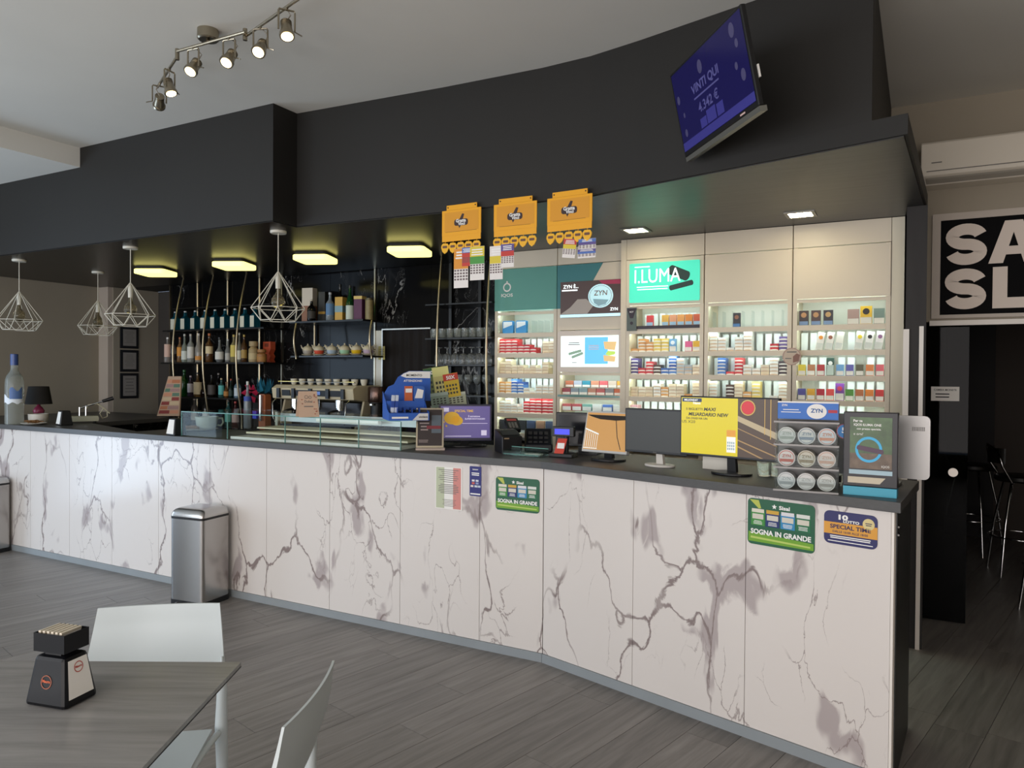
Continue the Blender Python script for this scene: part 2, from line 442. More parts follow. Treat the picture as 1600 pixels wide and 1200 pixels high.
for i in range(-62, 40):
    off = prng.random()*PL
    for j in range(-9, 11):
        a0, a1 = i*PW+.001, (i+1)*PW-.001; b0, b1 = j*PL+off+.001, (j+1)*PL+off-.001
        q = [(a*pv[0]+b*pu[0], a*pv[1]+b*pu[1]) for a, b in ((a0,b0),(a1,b0),(a1,b1),(a0,b1))]
        q = clip_rect(q, -8.3, 3.3, -2.5, 8.9)
        if len(q) < 3: continue
        cx = sum(p[0] for p in q)/len(q); cy = sum(p[1] for p in q)/len(q)
        if cx < -.35 and cy > 4.3: continue                       # behind the counter: never in sight
        if q[0][0]*(q[1][1]-q[-1][1]) is None: continue
        ar = sum(q[k][0]*q[(k+1)%len(q)][1]-q[(k+1)%len(q)][0]*q[k][1] for k in range(len(q)))
        if ar < 0: q = q[::-1]
        if abs(ar) < .004: continue
        vw = [view_of((p[0], p[1], 0)) for p in q]+[view_of((cx, cy, 0))]
        seen = any(p and -60 < p[0] < 1660 and 0 < p[1] < 1260 for p in vw)
        planks.append((0 if seen else 1, math.hypot(cx, cy), q))
planks.sort(key=lambda t: t[:2])
for s_, d_, q in planks[:300]:
    MB().prism(q, -.014, 0).build('plank', M_plank, floor)
rest = MB()
for s_, d_, q in planks[300:]: rest.prism(q, -.014, 0)
rest.build('plank_rest', M_plank, floor, kind='stuff')

# ---- ceilings
structure(MB().box(-5.675, 3.4, -2.6, 5.45, ZC, ZC+.12), 'ceiling', M_ceil)
structure(MB().box(-8.4, -5.675, -2.6, 5.6, ZLOW, ZC+.12), 'ceiling_lower', M_ceil)

# ---- walls
xb0 = on_y(266, 520, YW).x
structure(MB().box(-8.42, -8.3, 2.35, 5.62, 0, ZLOW), 'wall_left', M_taupe)
wl = structure(MB().box(-8.42, -8.3, -2.6, .05, 0, ZLOW), 'wall_left', M_taupe)
structure(MB().box(-8.42, -8.3, .05, 2.35, 2.2, ZLOW), 'wall_left', M_taupe)
structure(MB().box(-8.55, -8.13, 5.28, 5.9, 0, ZS), 'wall_pilaster', mat('lit_taupe_paint', '#c0b2a4', .85))  # paler paint puts the light on the pilaster's return into its colour
structure(MB().box(-8.55, -8.12, 5.34, 5.92, 0, ZS), 'wall_pilaster', M_taupe)
structure(MB().box(-8.4, xb0+.2, 5.92, 6.02, 0, ZS), 'wall_back', M_dark)
structure(MB().box(-2.9, -.13, 5.62, 5.72, 0, ZS), 'wall_back', M_dark)
structure(MB().box(3.3, 3.42, -2.6, 5.5, 0, ZC), 'wall_right', M_taupe)
# shop front behind the camera: piers, parapet and head round three glazed bays
wf = MB().box(-8.4, 3.4, -2.62, -2.5, 2.75, ZC).box(-8.4, 3.4, -2.62, -2.5, 0, .35)
for xa, xb in ((-8.4, -8.1), (-5.7, -5.3), (-2.9, -2.5), (-.1, .4), (2.8, 3.4)): wf.box(xa, xb, -2.62, -2.5, .35, 2.75)
structure(wf, 'wall_front', M_taupe)

# ---- black soffit over the bar: tall upstand and the slab that carries the lamps
front = [(-8.3, 3.46), (-3.62, 3.46), (-3.62, 3.67), (-2.5, 3.742), (-1.85, 3.762), (-1.55, 3.745), (-1.25, 3.685)]
end_hi, end_lo = (-.155, 3.418), (-.022, 3.386)
structure(MB().prism(front+[end_hi, (-.13, 5.354), (-8.3, 5.45)], ZS+.085, ZC), 'wall_soffit', M_soffit)
structure(MB().prism([(x, y) for x, y in front]+[end_lo, (.075, 4.95), (.075, 5.38), (-.13, 5.45), (-.13, 5.72), (-2.9, 5.72), (-2.9, 5.9), (-8.3, 5.92)], ZS+.001, ZS+.085), 'ceiling_soffit', M_soffit)
# laminate cladding of the underside
structure(MB().prism([(-1.56, 3.78), (-1.25, 3.70), (-.036, 3.402), (.062, 4.94), (.062, 5.06), (-1.80, 5.06)], ZS-.004, ZS+.001), 'trim_1', M_under)
structure(MB().prism([(-8.28, 3.475), (-3.635, 3.475), (-3.635, 3.685), (-2.5, 3.757), (-1.85, 3.777), (-1.56, 3.78), (-1.80, 5.06), (-1.80, 5.45), (-8.28, 5.45)], ZS-.004, ZS+.001), 'trim_2', mat('black_satin_paint', '#191817', .33, noise=.2, nscale=2))

# ---- bar back wall of black marble slabs, with a curtained doorway
xs = [on_y(p, 520, YW).x for p in (266, 353, 441, 516, 589)]
wb = structure(MB().box(xb0, -2.9, YW+.03, YW+.12, 0, ZS), 'wall_back', M_black_matt)
wb_open = on_y(602, 520, YW).x, on_y(676, 520, YW).x, on_y(610, 516, YW).z
for a, b in zip(xs[:-1], xs[1:]):
    MB().box(a+.0015, b-.0015, YW, YW+.03, 0, ZS-.002).build('panel', M_bmarble, wb)
MB().box(xs[-1]+.0015, wb_open[0], YW-.03, YW+.03, wb_open[2], ZS-.002).build('panel', M_bmarble, wb)
xm = on_y(630, 450, YW).x
MB().box(wb_open[0]+.0015, xm, YW-.03, YW+.03, wb_open[2], ZS-.002).build('panel', M_bmarble, wb)
MB().box(xm+.0015, wb_open[1], YW-.03, YW+.03, wb_open[2], ZS-.002).build('panel', M_bmarble, wb)
MB().box(wb_open[1]+.0015, -2.9, YW-.03, YW+.03, 0, ZS-.002).build('panel', M_bmarble, wb)
MB().box(xs[-1]+.0015, wb_open[0]-.012, YW-.034, YW+.03, 0, wb_open[2]-.003).build('door_jamb', mat('marble_reflection_pale', '#cfc9b4', .25, noise=.12, nscale=6), wb)  # bright reflection on the marble edge is put into the pale colour
fr = MB().box(wb_open[0]-.012, wb_open[0], YW-.04, YW+.02, 0, wb_open[2]).box(wb_open[0]-.012, wb_open[1], YW-.04, YW+.02, wb_open[2], wb_open[2]+.012)
fr.build('door_frame', mat('aluminium', '#b9b6ae', .35, 1.0), wb)
for px, n_ in ((266.5, 1), (441, 2), (589.5, 3)):
    x = on_y(px, 520, YW).x
    MB().box(x-.008, x+.008, YW-.012 if n_ < 3 else YW-.042, YW-.001 if n_ < 3 else YW-.031, 0, ZS-.005).build('corner_strip', M_nickel, wb)
# curtain in the doorway
cu = MB(); n = 60; vs = []; fs = []
for i in range(n+1):
    t = i/n; x = wb_open[0]+(wb_open[1]-wb_open[0])*t; y = YW+.005+.011*math.sin(t*34)
    vs += [(x, y, .01), (x, y, wb_open[2]-.004), (x, y+.006, .01), (x, y+.006, wb_open[2]-.004)]
for i in range(n):
    a = 4*i; fs += [(a, a+4, a+5, a+1), (a+2, a+3, a+7, a+6), (a+1, a+5, a+7, a+3), (a, a+2, a+6, a+4)]
cu.add(vs, fs).build('curtain', mat('dark_cloth', '#1d1918', .9), None, smooth=60, label='dark curtain closing the doorway behind the coffee machine', cat='curtain')

# ---- end partition at the right, with two white edge trims
part = structure(MB().box(-.030, .074, 4.80, 5.38, 0, ZS-.005), 'wall_partition', M_colblack)
structure(MB().box(-.040, -.010, 4.785, 4.80, 0, 1.825), 'trim_3', M_trimw)
structure(MB().box(.040, .062, 4.785, 4.80, 0, 1.840), 'trim_4', M_trimw)

# ---- wall with the doorway to the gaming room
ws = MB().box(.074, 3.3, 5.355, 5.45, 1.90, ZC).box(-.16, .074, 5.355, 5.45, ZS+.086, ZC).box(1.95, 3.3, 5.355, 5.45, 0, 1.90)
structure(ws, 'wall_right_back', M_taupe)
structure(MB().box(.10, 1.95, 5.325, 5.354, 1.874, 1.905), 'trim_5', M_trimw)
structure(MB().box(-1.2, 3.4, 8.9, 9.0, 0, 2.7), 'wall_far', mat('far_room_paint', '#4a423c', .8))
structure(MB().box(-1.3, -1.2, 5.75, 9.0, 0, 2.7), 'wall_far_left', M_dark)
structure(MB().box(3.3, 3.4, 5.5, 9.0, 0, 2.7), 'wall_far_right', M_dark)
structure(MB().box(-1.3, 3.4, 5.46, 9.0, 2.6, 2.7), 'ceiling_far', M_dark)
structure(MB().box(.32, .72, 8.5, 8.9, 0, 2.6), 'wall_far_pier', mat('far_pier_paint', '#1e1c1c', .7))
dr = structure(MB().box(1.02, 1.85, 8.86, 8.9, 0, 2.1), 'door_1', mat('far_door', '#52463f', .6))
MB().box(1.06, 1.10, 8.80, 8.86, 1.0, 1.05).cyl((1.06, 8.8, 1.03), (1.17, 8.8, 1.03), .009).build('door_handle', M_nickel, dr)

# sliding door leaf of smoked glass
smoked = pane_mat('smoked_glass', '#59605e', .006, .08)
da, db = on_y(1445, 700, 5.42).x, on_y(1512, 700, 5.42).x
sd = structure(MB().box(da, db, 5.415, 5.427, .008, 1.895), 'door_2', smoked)
hp = on_y(1489, 738, 5.412)
MB().prism_y([(hp.x+.027*math.cos(t*PI/12), hp.z+.027*math.sin(t*PI/12)) for t in range(24)], 5.400, 5.415).build('door_handle', mat('pale_steel', '#d6cfc6', .35, .6), sd)
p = on_y(1455, 604, 5.40); q = on_y(1499, 627, 5.40)
nt_ = MB().box(p.x, q.x, 5.411, 5.4135, q.z, p.z).build('paper_notice', M_paper, None, label='small white paper notice taped to the smoked glass door', cat='notice')
tx = MB(); zm = (p.z+q.z)/2; xm_ = (p.x+q.x)/2
tx.text('CAMBIA MONETE', xm_, zm+.025, (q.x-p.x)*.8, .017, 5.4100, .01)
tx.lines(p.x+.02, q.x-.05, q.z+.015, zm+.008, 2, 5.4100, .35, .2)
tx.build('lettering', M_ink, nt_)

# ================================================================== THE COUNTER
cB = (math.cos(TB), -math.sin(TB))       # along segment B
nB = (math.sin(TB), math.cos(TB))        # into segment B
def PB(s, d, z=0): return (X0+cB[0]*s+nB[0]*d, YA+cB[1]*s+nB[1]*d, z)
LB = 1.737
counter = thing('bar_counter', 'long white marble bar counter that bends towards the right', 'counter', (-4, YA, 0))
cinv = Matrix.Translation((4, -YA, 0))
def cpart(mb, name, m, **k): return mb.xf(cinv).build(name, m, counter, **k)
# panels, one by one
edges = [X0, -2.128]
while edges[-1] > -8.3: edges.append(edges[-1]-.5545)
edges[-1] = -8.29
for b_, a_ in zip(edges[:-1], edges[1:]):
    if b_-a_ > .02: cpart(MB().box(a_+.0014, b_-.0014, YA+.008, YA+.026, .048, 1.046), 'panel', M_marble)
for k in range(3):
    s0, s1 = k*LB/3+.0014, (k+1)*LB/3-.0014
    pts = [PB(s0, .008)[:2], PB(s1, .008)[:2], PB(s1, .026)[:2], PB(s0, .026)[:2]]
    cpart(MB().prism(pts, .048, 1.046), 'panel', M_marble)
M_plinth = mat('grey_plinth', '#8d9396', .5, noise=.05, nscale=6)
cpart(MB().box(-8.29, X0-.001, YA, YA+.03, 0, .047), 'plinth', M_plinth)
cpart(MB().prism([PB(.001, 0)[:2], PB(LB, 0)[:2], PB(LB, .03)[:2], PB(.001, .03)[:2]], 0, .047), 'plinth', M_plinth)
ex, ey = PB(LB, .026)[:2]
cpart(MB().prism([(-8.29, YA+.03), (X0, YA+.03), PB(LB-.012, .03)[:2], (-.02, 3.70), (-1.6, 4.12), (-5.25, 4.12), (-5.28, 3.75), (-6.5, 4.02), (-6.75, 5.28), (-8.29, 5.28)], 0, 1.046), 'counter_body', M_bmarble)
# right end: dark side panel with its light edge strip and two hinges
side = cpart(MB().prism([(ex-.004, ey+.002), (ex+.014, ey), (.008, 3.70), (-.012, 3.70)], .0, 1.046), 'side_panel', mat('black_side_panel', '#232524', .35, noise=.2, nscale=3))
cpart(MB().prism([PB(LB+.0005, .006)[:2], PB(LB+.010, .006)[:2], PB(LB+.010, .028)[:2], PB(LB+.0005, .028)[:2]], .0, 1.046), 'edge_strip', M_trimw)
for z in (.985, .955): MB().cyl((ex+.018, ey+.05, z), (ex+.018, ey+.012, z), .004, n=6).xf(cinv).build('hinge', M_chrome, side)

wt = [(-8.29, YA-.022), (X0-.003, YA-.022), (-.026, 3.071), (.039, 3.763), (-1.55, 4.20), (-5.28, 4.20), (-5.30, 3.68), (-6.50, 4.06), (-6.72, 5.30), (-8.29, 5.30)]
MB().prism(wt, 1.048, ZT).build('worktop', M_top, None, bevel=.002, label='dark grey worktop running along the whole bar counter', cat='worktop')

# back counter under the bottle shelves (carries the coffee machine)
xk0, xk1 = -6.6, on_y(588, 600, 5.2).x
bc = thing('back_counter', 'black marble back counter under the bottle shelves', 'counter', ((xk0+xk1)/2, 5.2, 0))
hw = (xk1-xk0)/2
MB().box(-hw, hw, -.22, .24, 0, .985).build('body', M_black_matt, bc)
MB().box(-hw, hw, -.25, .255, .986, 1.02).build('top', M_bmarble, bc)
ZK = 1.0205
# ================================================================== TOBACCO CABINETS
M_cab = mat('cabinet_white', '#ddd0ba', .42, noise=.02, nscale=2)
M_in = mat('cabinet_lining', '#e2e8e4', .5)
M_led = mat('shelf_led', '#e8fff8', .4, emit=15.0)
M_push = mat('pusher_plate', '#dfe9ee', .35)
M_clear_div = M_acryl
SH = [1.880, 1.720, 1.558, 1.400, 1.245, 1.087]
UNITS = {}
def cabinet(key, xa, xb, yf, label, top=2.375, rows=6, depth=.30, first_top=2.040, shelves=SH):
    t = thing('tobacco_cabinet', label, 'cabinet', ((xa+xb)/2, yf, 0), group='tobacco cabinets behind the tills')
    hw = (xb-xa)/2-.001
    for sx in (-1, 1):
        MB().box(min(sx*hw, sx*(hw-.026)), max(sx*hw, sx*(hw-.026)), 0, depth, .02, top).build('side_panel', M_cab, t)
    MB().box(-hw+.026, hw-.026, depth-.012, depth, 1.0, top).build('back_panel', M_in, t)
    MB().box(-hw+.026, hw-.026, .004, depth-.013, .02, .98).build('base', M_cab, t)
    MB().box(-hw, hw, .002, .03, top+.004, ZS-.006).build('fascia', M_cab, t)
    for z in shelves[:rows]:
        MB().box(-hw+.0265, hw-.0265, .002, depth-.013, z-.018, z).box(-hw+.0265, hw-.0265, .002, .010, z-.034, z-.018).build('shelf', M_cab, t)
    tops = [first_top]+[z-.018 for z in shelves[:rows-1]]
    MB().box(-hw+.0265, hw-.0265, .002, .010, first_top-.016, first_top+.004).build('lip', M_cab, t)
    for z in tops:
        MB().box(-hw+.03, hw-.03, .012, .030, z-.007, z-.001).build('led_strip', M_led, t)
    UNITS[key] = (t, (xa+xb)/2, hw-.0265, yf)
    return t
u1 = cabinet('u1', -2.954, -2.405, 5.18, 'tobacco cabinet under the green logo panel', top=2.392)
u2 = cabinet('u2', -2.401, -1.850, 5.18, 'tobacco cabinet with the white-framed screen in its middle', top=2.392, first_top=1.565, shelves=[1.400, 1.245, 1.087], rows=3)
u3 = cabinet('u3', -1.806, -1.249, 5.07, 'tobacco cabinet under the turquoise lightbox')
u4 = cabinet('u4', -1.245, -.680, 5.07, 'tobacco cabinet with the clear lit box on top shelf')
u5 = cabinet('u5', -.676, -.112, 5.07, 'rightmost tobacco cabinet with upright packs')
structure(MB().box(-1.848, -1.8075, 5.072, 5.30, 0, ZS-.006), 'trim_6', M_cab)
structure(MB().box(-.110, -.041, 5.072, 5.30, 0, ZS-.006), 'trim_7', mat('cream_filler', '#e3d9c2', .5))

# ---- upper doors and panels
M_teal = mat('teal_panel', '#5f9f92', .5, noise=.02)
M_teal2 = mat('teal_panel_dark', '#3f8286', .5, noise=.05, nscale=30, stretch=(30, 1, 1))
_, xc, hw, yf = UNITS['u1']
d = MB().box(-.274, .274, -.006, .012, 2.058, 2.389).build('door', M_teal, u1)
lg = MB(); lx, lz = -.16, 2.245
lg.ring_y(lx, lz, .036, .011, -.0075, 24).poly([(lx-.009, lz+.033), (lx+.009, lz+.033), (lx+.004, lz+.050), (lx-.004, lz+.050)], -.0075)
lg.text('IQOS', lx, lz-.065, .105, .03, -.0075, .02, keep=False).build('lettering', M_inkwhite, d)
d = MB().box(-.273, .273, -.006, .012, 1.892, 2.389).build('door', M_cab, u2)
MB().prism_y([(-.273, 2.058), (-.10, 2.058), (.10, 2.389), (-.273, 2.389)], -.0085, -.0062).build('colour_field', M_teal2, d)
# white-framed screen in the middle of u2
fr = MB().rrect(-.265, .268, 1.572, 1.886, .03, -.020, .010).build('screen_frame', mat('screen_frame_white', '#e0d3c6', .45), u2)
MB().box(-.232, .232, -.022, -.0195, 1.612, 1.846).build('screen', mat('screen_white', '#e6f4f4', .4, emit=.85), fr)
MB().box(-.035, .150, -.0235, -.0222, 1.634, 1.834).build('screen_field', mat('screen_blue', '#5fb6ea', .4, emit=.75), fr)
g = MB()
for cx, cz, l, a in ((-.115, 1.722, .10, 14), (-.095, 1.700, .09, 20)):
    ca, sa = math.cos(R_(a)), math.sin(R_(a))
    g.poly([(cx+ca*u-sa*v, cz+sa*u+ca*v) for u, v in ((-l/2, -.010), (l/2, -.010), (l/2+.006, 0), (l/2, .010), (-l/2, .010), (-l/2-.006, 0))], -.0235)
g.build('screen_picture', mat('screen_grey_green', '#87a38e', .4, emit=.45), fr)
g = MB().poly([(.125, 1.745), (.205, 1.735), (.218, 1.80), (.115, 1.80)], -.0245).poly([(.120, 1.655), (.205, 1.65), (.212, 1.69), (.115, 1.70)], -.0245)
g.build('screen_picture', mat('screen_orange', '#d9b77a', .4, emit=.6), fr)
MB().poly([(.13, 1.705), (.16, 1.695), (.205, 1.705), (.21, 1.725), (.15, 1.732)], -.0245).build('screen_picture', mat('screen_lime', '#b4d65a', .4, emit=.6), fr)
g = MB().lines(-.175, -.07, 1.775, 1.800, 2, -.0235, .45, .2).lines(-.14, -.10, 1.640, 1.648, 1, -.0235, .5, 0)
g.build('small_print', M_inkgrey, fr)
MB().lines(-.005, .08, 1.738, 1.778, 3, -.0245, .5, .1).build('small_print', M_inkwhite, fr)
# door with turquoise lightbox above u3
d = MB().box(-.276, .276, -.006, .012, 2.048, 2.372).build('door', M_cab, u3)
M_turq = mat('lightbox_turquoise', '#45d4b4', .4, emit=.62)
lb = MB().rrect(-.250, .252, 2.068, 2.345, .008, -.016, -.0062)
lb = lb.build('lightbox', M_turq, u3)
g = MB().text('I.LUMA', -.045, 2.252, .33, .095, -.0175, .0, keep=False).lines(-.21, .05, 2.150, 2.185, 2, -.0175, .35, .2).lines(-.21, -.10, 2.312, 2.325, 1, -.0175, .5, 0)
g.build('lettering', mat('lightbox_white', '#f4fffb', .4, emit=.9), lb)
def bar2(cx, cz, l, w, a, y, g):
    ca, sa = math.cos(R_(a)), math.sin(R_(a)); pts = []
    for k in range(9): t = R_(-90+22.5*k); pts.append((l/2+w*math.cos(t)*.6, w*math.sin(t)))
    for k in range(9): t = R_(90+22.5*k); pts.append((-l/2+w*math.cos(t)*.6, w*math.sin(t)))
    g.poly([(cx+ca*u-sa*v, cz+sa*u+ca*v) for u, v in pts], y)
g = MB(); bar2(.108, 2.262, .12, .034, -24, -.0168, g); bar2(.125, 2.176, .15, .018, 12, -.0168, g)
g.build('device_picture', mat('lightbox_dark', '#1d3a36', .4, emit=.05), lb)
for u in (u4, u5): MB().box(-.279, .279, -.006, .012, 2.048, 2.372).build('door', M_cab, u)

# ---- advertising screen with the round tin
p = on_y(879, 442, 5.165); q = on_y(972, 494, 5.165)
s0 = thing('advertising_screen', 'backlit brown advertising screen picturing a round white tin', 'screen', ((p.x+q.x)/2, 5.142, (p.z+q.z)/2))
w2, h2 = (q.x-p.x)/2, (p.z-q.z)/2
MB().box(-w2, w2, -.012, .013, -h2, h2).build('body', mat('ad_brown', '#43302c', .4, emit=.35), s0)
MB().box(-w2, w2, -.0135, -.0122, -h2, -h2+.022).build('base_strip', mat('ad_pale_blue', '#bfe2ea', .4, emit=.7), s0)
MB().poly([(.07, h2-.002), (w2-.002, h2-.002), (w2-.002, h2-.035), (.10, h2-.03)], -.0132).build('corner_flash', mat('ad_crimson', '#8d2742', .4, emit=.4), s0)
g = MB().poly([(-w2, -h2+.024), (-.02, -h2+.024), (.03, -.05), (-.03, .0), (-.10, .0), (-.16, -.06)], -.0132)
g.build('splash', mat('ad_smoke', '#8d847c', .4, emit=.4), s0)
tn = MB().disc_y(.085, .018, .088, -.0145, -.0133, 32, 1.12).build('tin_picture', mat('ad_tin', '#b5dce3', .4, emit=.6), s0)
MB().ring_y(.085, .018, .078, .003, -.0152, 32, 1.12).text('ZYN', .085, .040, .11, .038, -.0152, .02, shear=.1).build('lettering', mat('ad_tin_print', '#7d6a5a', .5, emit=.2), tn)
MB().poly([(.025, -.002), (.15, -.012), (.125, -.045), (.07, -.055), (.035, -.035)], -.0152).build('warning_field', mat('ad_tin_grey', '#7fa0a8', .5, emit=.4), tn)
g = MB().text('ZYN \u00c8...', -.155, h2-.034, .15, .034, -.0145, .03).lines(-w2+.012, -.10, h2-.073, h2-.058, 1, -.0145, .7, .0).text('ZYN', w2-.05, -h2+.052, .07, .022, -.0145, .03)
g.build('lettering', mat('ad_white', '#eef6f6', .4, emit=.9), s0)

# ---- pusher plates and packs
CW = lambda key: 2*UNITS[key][2]/9
PUSH = MB().box(-.0205, .0205, 0, .004, 0, .118).mesh('pusher', M_push)
PALETTE = {'r': ('red', ['#c0262b', '#b9202a', '#c93a3c']), 'c': ('cream', ['#dccdb4', '#d8c6a8', '#e3d8c4']), 'o': ('tan', ['#d29a5a', '#cf8f4c', '#d9a86c']),
           'b': ('blue', ['#3b67ad', '#2c4f9c', '#4c7cc0']), 'w': ('white', ['#dedcd6', '#d5d5d2', '#e4e0da']), 'g': ('grey', ['#a5acb2', '#98a0a8', '#b3b8bc']),
           'p': ('purple', ['#54467f', '#4a3f78', '#6a5a95']), 'k': ('dark striped', ['#3d3238', '#463a3c']), 'y': ('yellow', ['#dcc26a', '#d8b84e']),
           'n': ('pink', ['#dba6ae', '#cf8f9b']), 'd': ('brown', ['#4a3328'])}
PM = {}
def pack_mesh(ch, i):
    k = (ch, i % len(PALETTE[ch][1]))
    if k in PM: return PM[k]
    hexc = PALETTE[ch][1][k[1]]
    m = mat('pack_'+ch+str(k[1]), hexc, .4)
    band = mat('pack_band_white', '#e9e4dc', .5) if ch not in 'wcg' else mat('pack_band_beige', '#c9ad92' if ch != 'g' else '#d8dadc', .5)
    b = MB().box(-.0265, .0265, 0, .086, 0, .0226)
    b.cur = 1; b.poly([(-.0262, .0005), (.0262, .0005), (.0262, .0055), (.010, .0085), (-.010, .0085), (-.0262, .0055)], -.0004)
    PM[k] = b.mesh('cigarette_pack', [m, band]); return PM[k]
PR = random.Random(3)
def stacks(key, si, spec, unit_words, z=None, shelf_word=None):
    t, xc, hw, yf = UNITS[key]; z = SH[si] if z is None else z
    cw = 2*hw/9; j_ = 0
    for j, tok in enumerate(spec.split()):
        x = -hw+cw*(j+.5)
        obj('pusher', PUSH, t, loc=(x, .155, z+.0002))
        if tok == '_': continue
        ch, n = tok[0], int(tok[1:]); j_ += 1
        yo = PR.uniform(0, .006)
        for k in range(n):
            o = obj('cigarette_pack', pack_mesh(ch, PR.randrange(3)), None, loc=(xc+x+PR.uniform(-.0008, .0008), yf+.030+yo, z+.0004+k*.0230))
            link_props(o, '%s cigarette pack %s up, %s stack, %s shelf, %s' % (PALETTE[ch][0], ORD[k], ORD[j_-1], ORD[si], unit_words), 'cigarette pack', 'cigarette packs stacked flat in the cabinets')
UW = {'u1': 'green logo panel cabinet', 'u2': 'white-framed screen cabinet', 'u3': 'turquoise lightbox cabinet', 'u4': 'clear top box cabinet', 'u5': 'rightmost cabinet'}
stacks('u1', 1, 'r5 r5 r5 r3 r3 r2 _ c4 c4', UW['u1'])
stacks('u1', 2, 'c4 c5 c3 c3 c2 c3 c2 c4 _', UW['u1'])
stacks('u1', 3, 'o4 o4 b5 b4 w2 w1 w3 w3 w3', UW['u1'])
stacks('u1', 4, 'w4 w5 w3 w2 r4 r5 r5 r5 r5', UW['u1'])
stacks('u3', 1, 'o1 o4 o3 y4 y4 _ _ _ _', UW['u3'])
stacks('u3', 2, 'p5 r2 r4 d3 b2 b6 g5 g3 c3', UW['u3'])
stacks('u3', 3, 'c3 c3 c3 w4 o3 c4 c4 o1 c5', UW['u3'])
stacks('u3', 4, 'n4 _ _ _ _ _ _ _ _', UW['u3'])
stacks('u4', 1, 'w6 w4 w1 w4 w6 _ _ r2 p4', UW['u4'])
stacks('u4', 2, '_ b5 r1 r5 w3 w2 c3 w5 k4', UW['u4'])
stacks('u4', 3, 'w5 _ d4 c5 o2 y5 _ w1 w5', UW['u4'])

# ---- upright packs: coloured picture above, pale warning field below
UPM = {}
def upright_mesh(hexc, w=.048, h=.088, lab='#d9d6d0', split=.42, spot=None):
    k = (hexc, w, h, lab, split, spot)
    if k in UPM: return UPM[k]
    mats = [mat('upack_'+hexc, hexc, .4), mat('upack_label_'+lab, lab, .5)]
    b = MB().box(-w/2, w/2, 0, .023, 0, h)
    b.cur = 1; b.quad(-w/2+.002, w/2-.002, .003, h*split, -.0006)
    if spot:
        mats.append(mat('upack_spot_'+spot, spot, .4)); b.cur = 2; b.disc_y(0, h*.70, w*.30, -.0012, -.0006, 14)
    UPM[k] = b.mesh('display_pack', mats); return UPM[k]
def upright(key, si, j, hexc, words, n=9, z=None, tilt=0, dy=.03, count=None, **kw):
    t, xc, hw, yf = UNITS[key]; z = SH[si] if z is None else z
    x = -hw+2*hw/n*(j+.5)
    w_ = kw.get('w', .050)
    zz = z+.0004+(abs(math.sin(tilt))*w_/2 if tilt else 0)
    o = obj('display_pack', upright_mesh(hexc, **kw), None, loc=(xc+x-(.013 if tilt else 0), yf+dy, zz), ry=tilt)
    return link_props(o, words+', %s from left on %s shelf, %s' % (ORD[j], ORD[si], UW[key]), 'cigarette pack', 'packs standing upright in the cabinets')
def plates(key, si, js, n=9, z=None):
    t, xc, hw, yf = UNITS[key]; z = SH[si] if z is None else z
    for j in js: obj('pusher', PUSH, t, loc=(-hw+2*hw/n*(j+.5), .155, z+.0002))
# u1 top shelf: two blue and white cases; lowest row of picture packs
for k, x in enumerate((.085, .205)):
    t, xc, hw, yf = UNITS['u1']
    b = MB().rrect(-.048, .048, 0, .100, .012, 0, .03); b.cur = 1; b.poly([(-.040, .04), (.040, .066), (.040, .092), (-.040, .092)], -.0008)
    o = b.build('snus_case', [mat('case_blue', '#2f8fcf', .35), mat('case_white', '#e6eef2', .4)], None)
    o.location = (xc-hw+x-.01, yf+.03, SH[0]+.0004)
    link_props(o, ('left' if k == 0 else 'right')+' of two blue and white square cases on top shelf, green logo panel cabinet', 'case', 'blue and white cases')
for j, c in enumerate(('#26262c', '#2b3148', '#1d1d20', '#34415e', '#8d6b55', '#3a4660')):
    upright('u1', 5, j, c, 'dark picture cigarette pack', n=6, w=.070, h=.10, lab='#9aa2a6', split=.22)
for j in range(4):
    obj('divider', MB().box(-.001, .001, 0, .1, 0, .10).mesh('divider', M_acryl), u1, loc=(.03+j*.055, .06, SH[0]+.0005))
# u2: two rows of wide packs on a glass shelf, one row below
M_gl = pane_mat('green_glass', '#b8ded0', .05)
for (zz, cols, off, dy, rw) in ((1.4006, ('#a44a52', '#8d98a4', '#8aa6ae', '#c78a72', '#c25f5e', '#8d8c90', '#d0663a'), 0, .03, 'front'),
                            (1.4566, ('#b0664c', '#a9adc0', '#2f86a0', '#c98a70', '#cf5f66', '#c9b6aa', '#dba43e'), .006, .075, 'rear')):
    t, xc, hw, yf = UNITS['u2']
    for j, c in enumerate(cols):
        o = obj('stick_pack', upright_mesh(c, w=.066, h=.050, lab='#e6dfd8', split=.38), None, loc=(xc-hw+.04+off+j*.0705, yf+dy, zz))
        link_props(o, 'wide heated-tobacco pack, %s of the %s row under the white-framed screen' % (ORD[j], rw), 'cigarette pack', 'wide packs under the white-framed screen')
obj('riser', MB().box(-.24, .245, .070, .105, 1.4006, 1.4562).mesh('riser', M_acryl), u2)
MB().box(-.262, .262, -.012, .03, 1.3835, 1.3995).build('glass_edge', M_edge, u2)
for j, c in enumerate(('#b8565a', '#b8565a', '#7fb0a8', '#dfe3e4', '#4c74c0', '#cfd2d0')):
    t, xc, hw, yf = UNITS['u2']
    o = obj('stick_pack', upright_mesh(c, w=.074, h=.052, lab='#e8eae8', split=.62), None, loc=(xc-hw+.045+j*.083, yf+.03, 1.2455+.032))
    link_props(o, 'white and coloured wide pack, %s on the glass step below the screen packs' % ORD[j], 'cigarette pack', 'wide packs on the lower glass step')
obj('riser', MB().box(-.24, .245, .028, .09, 1.2456, 1.2768).mesh('riser', M_acryl), u2)
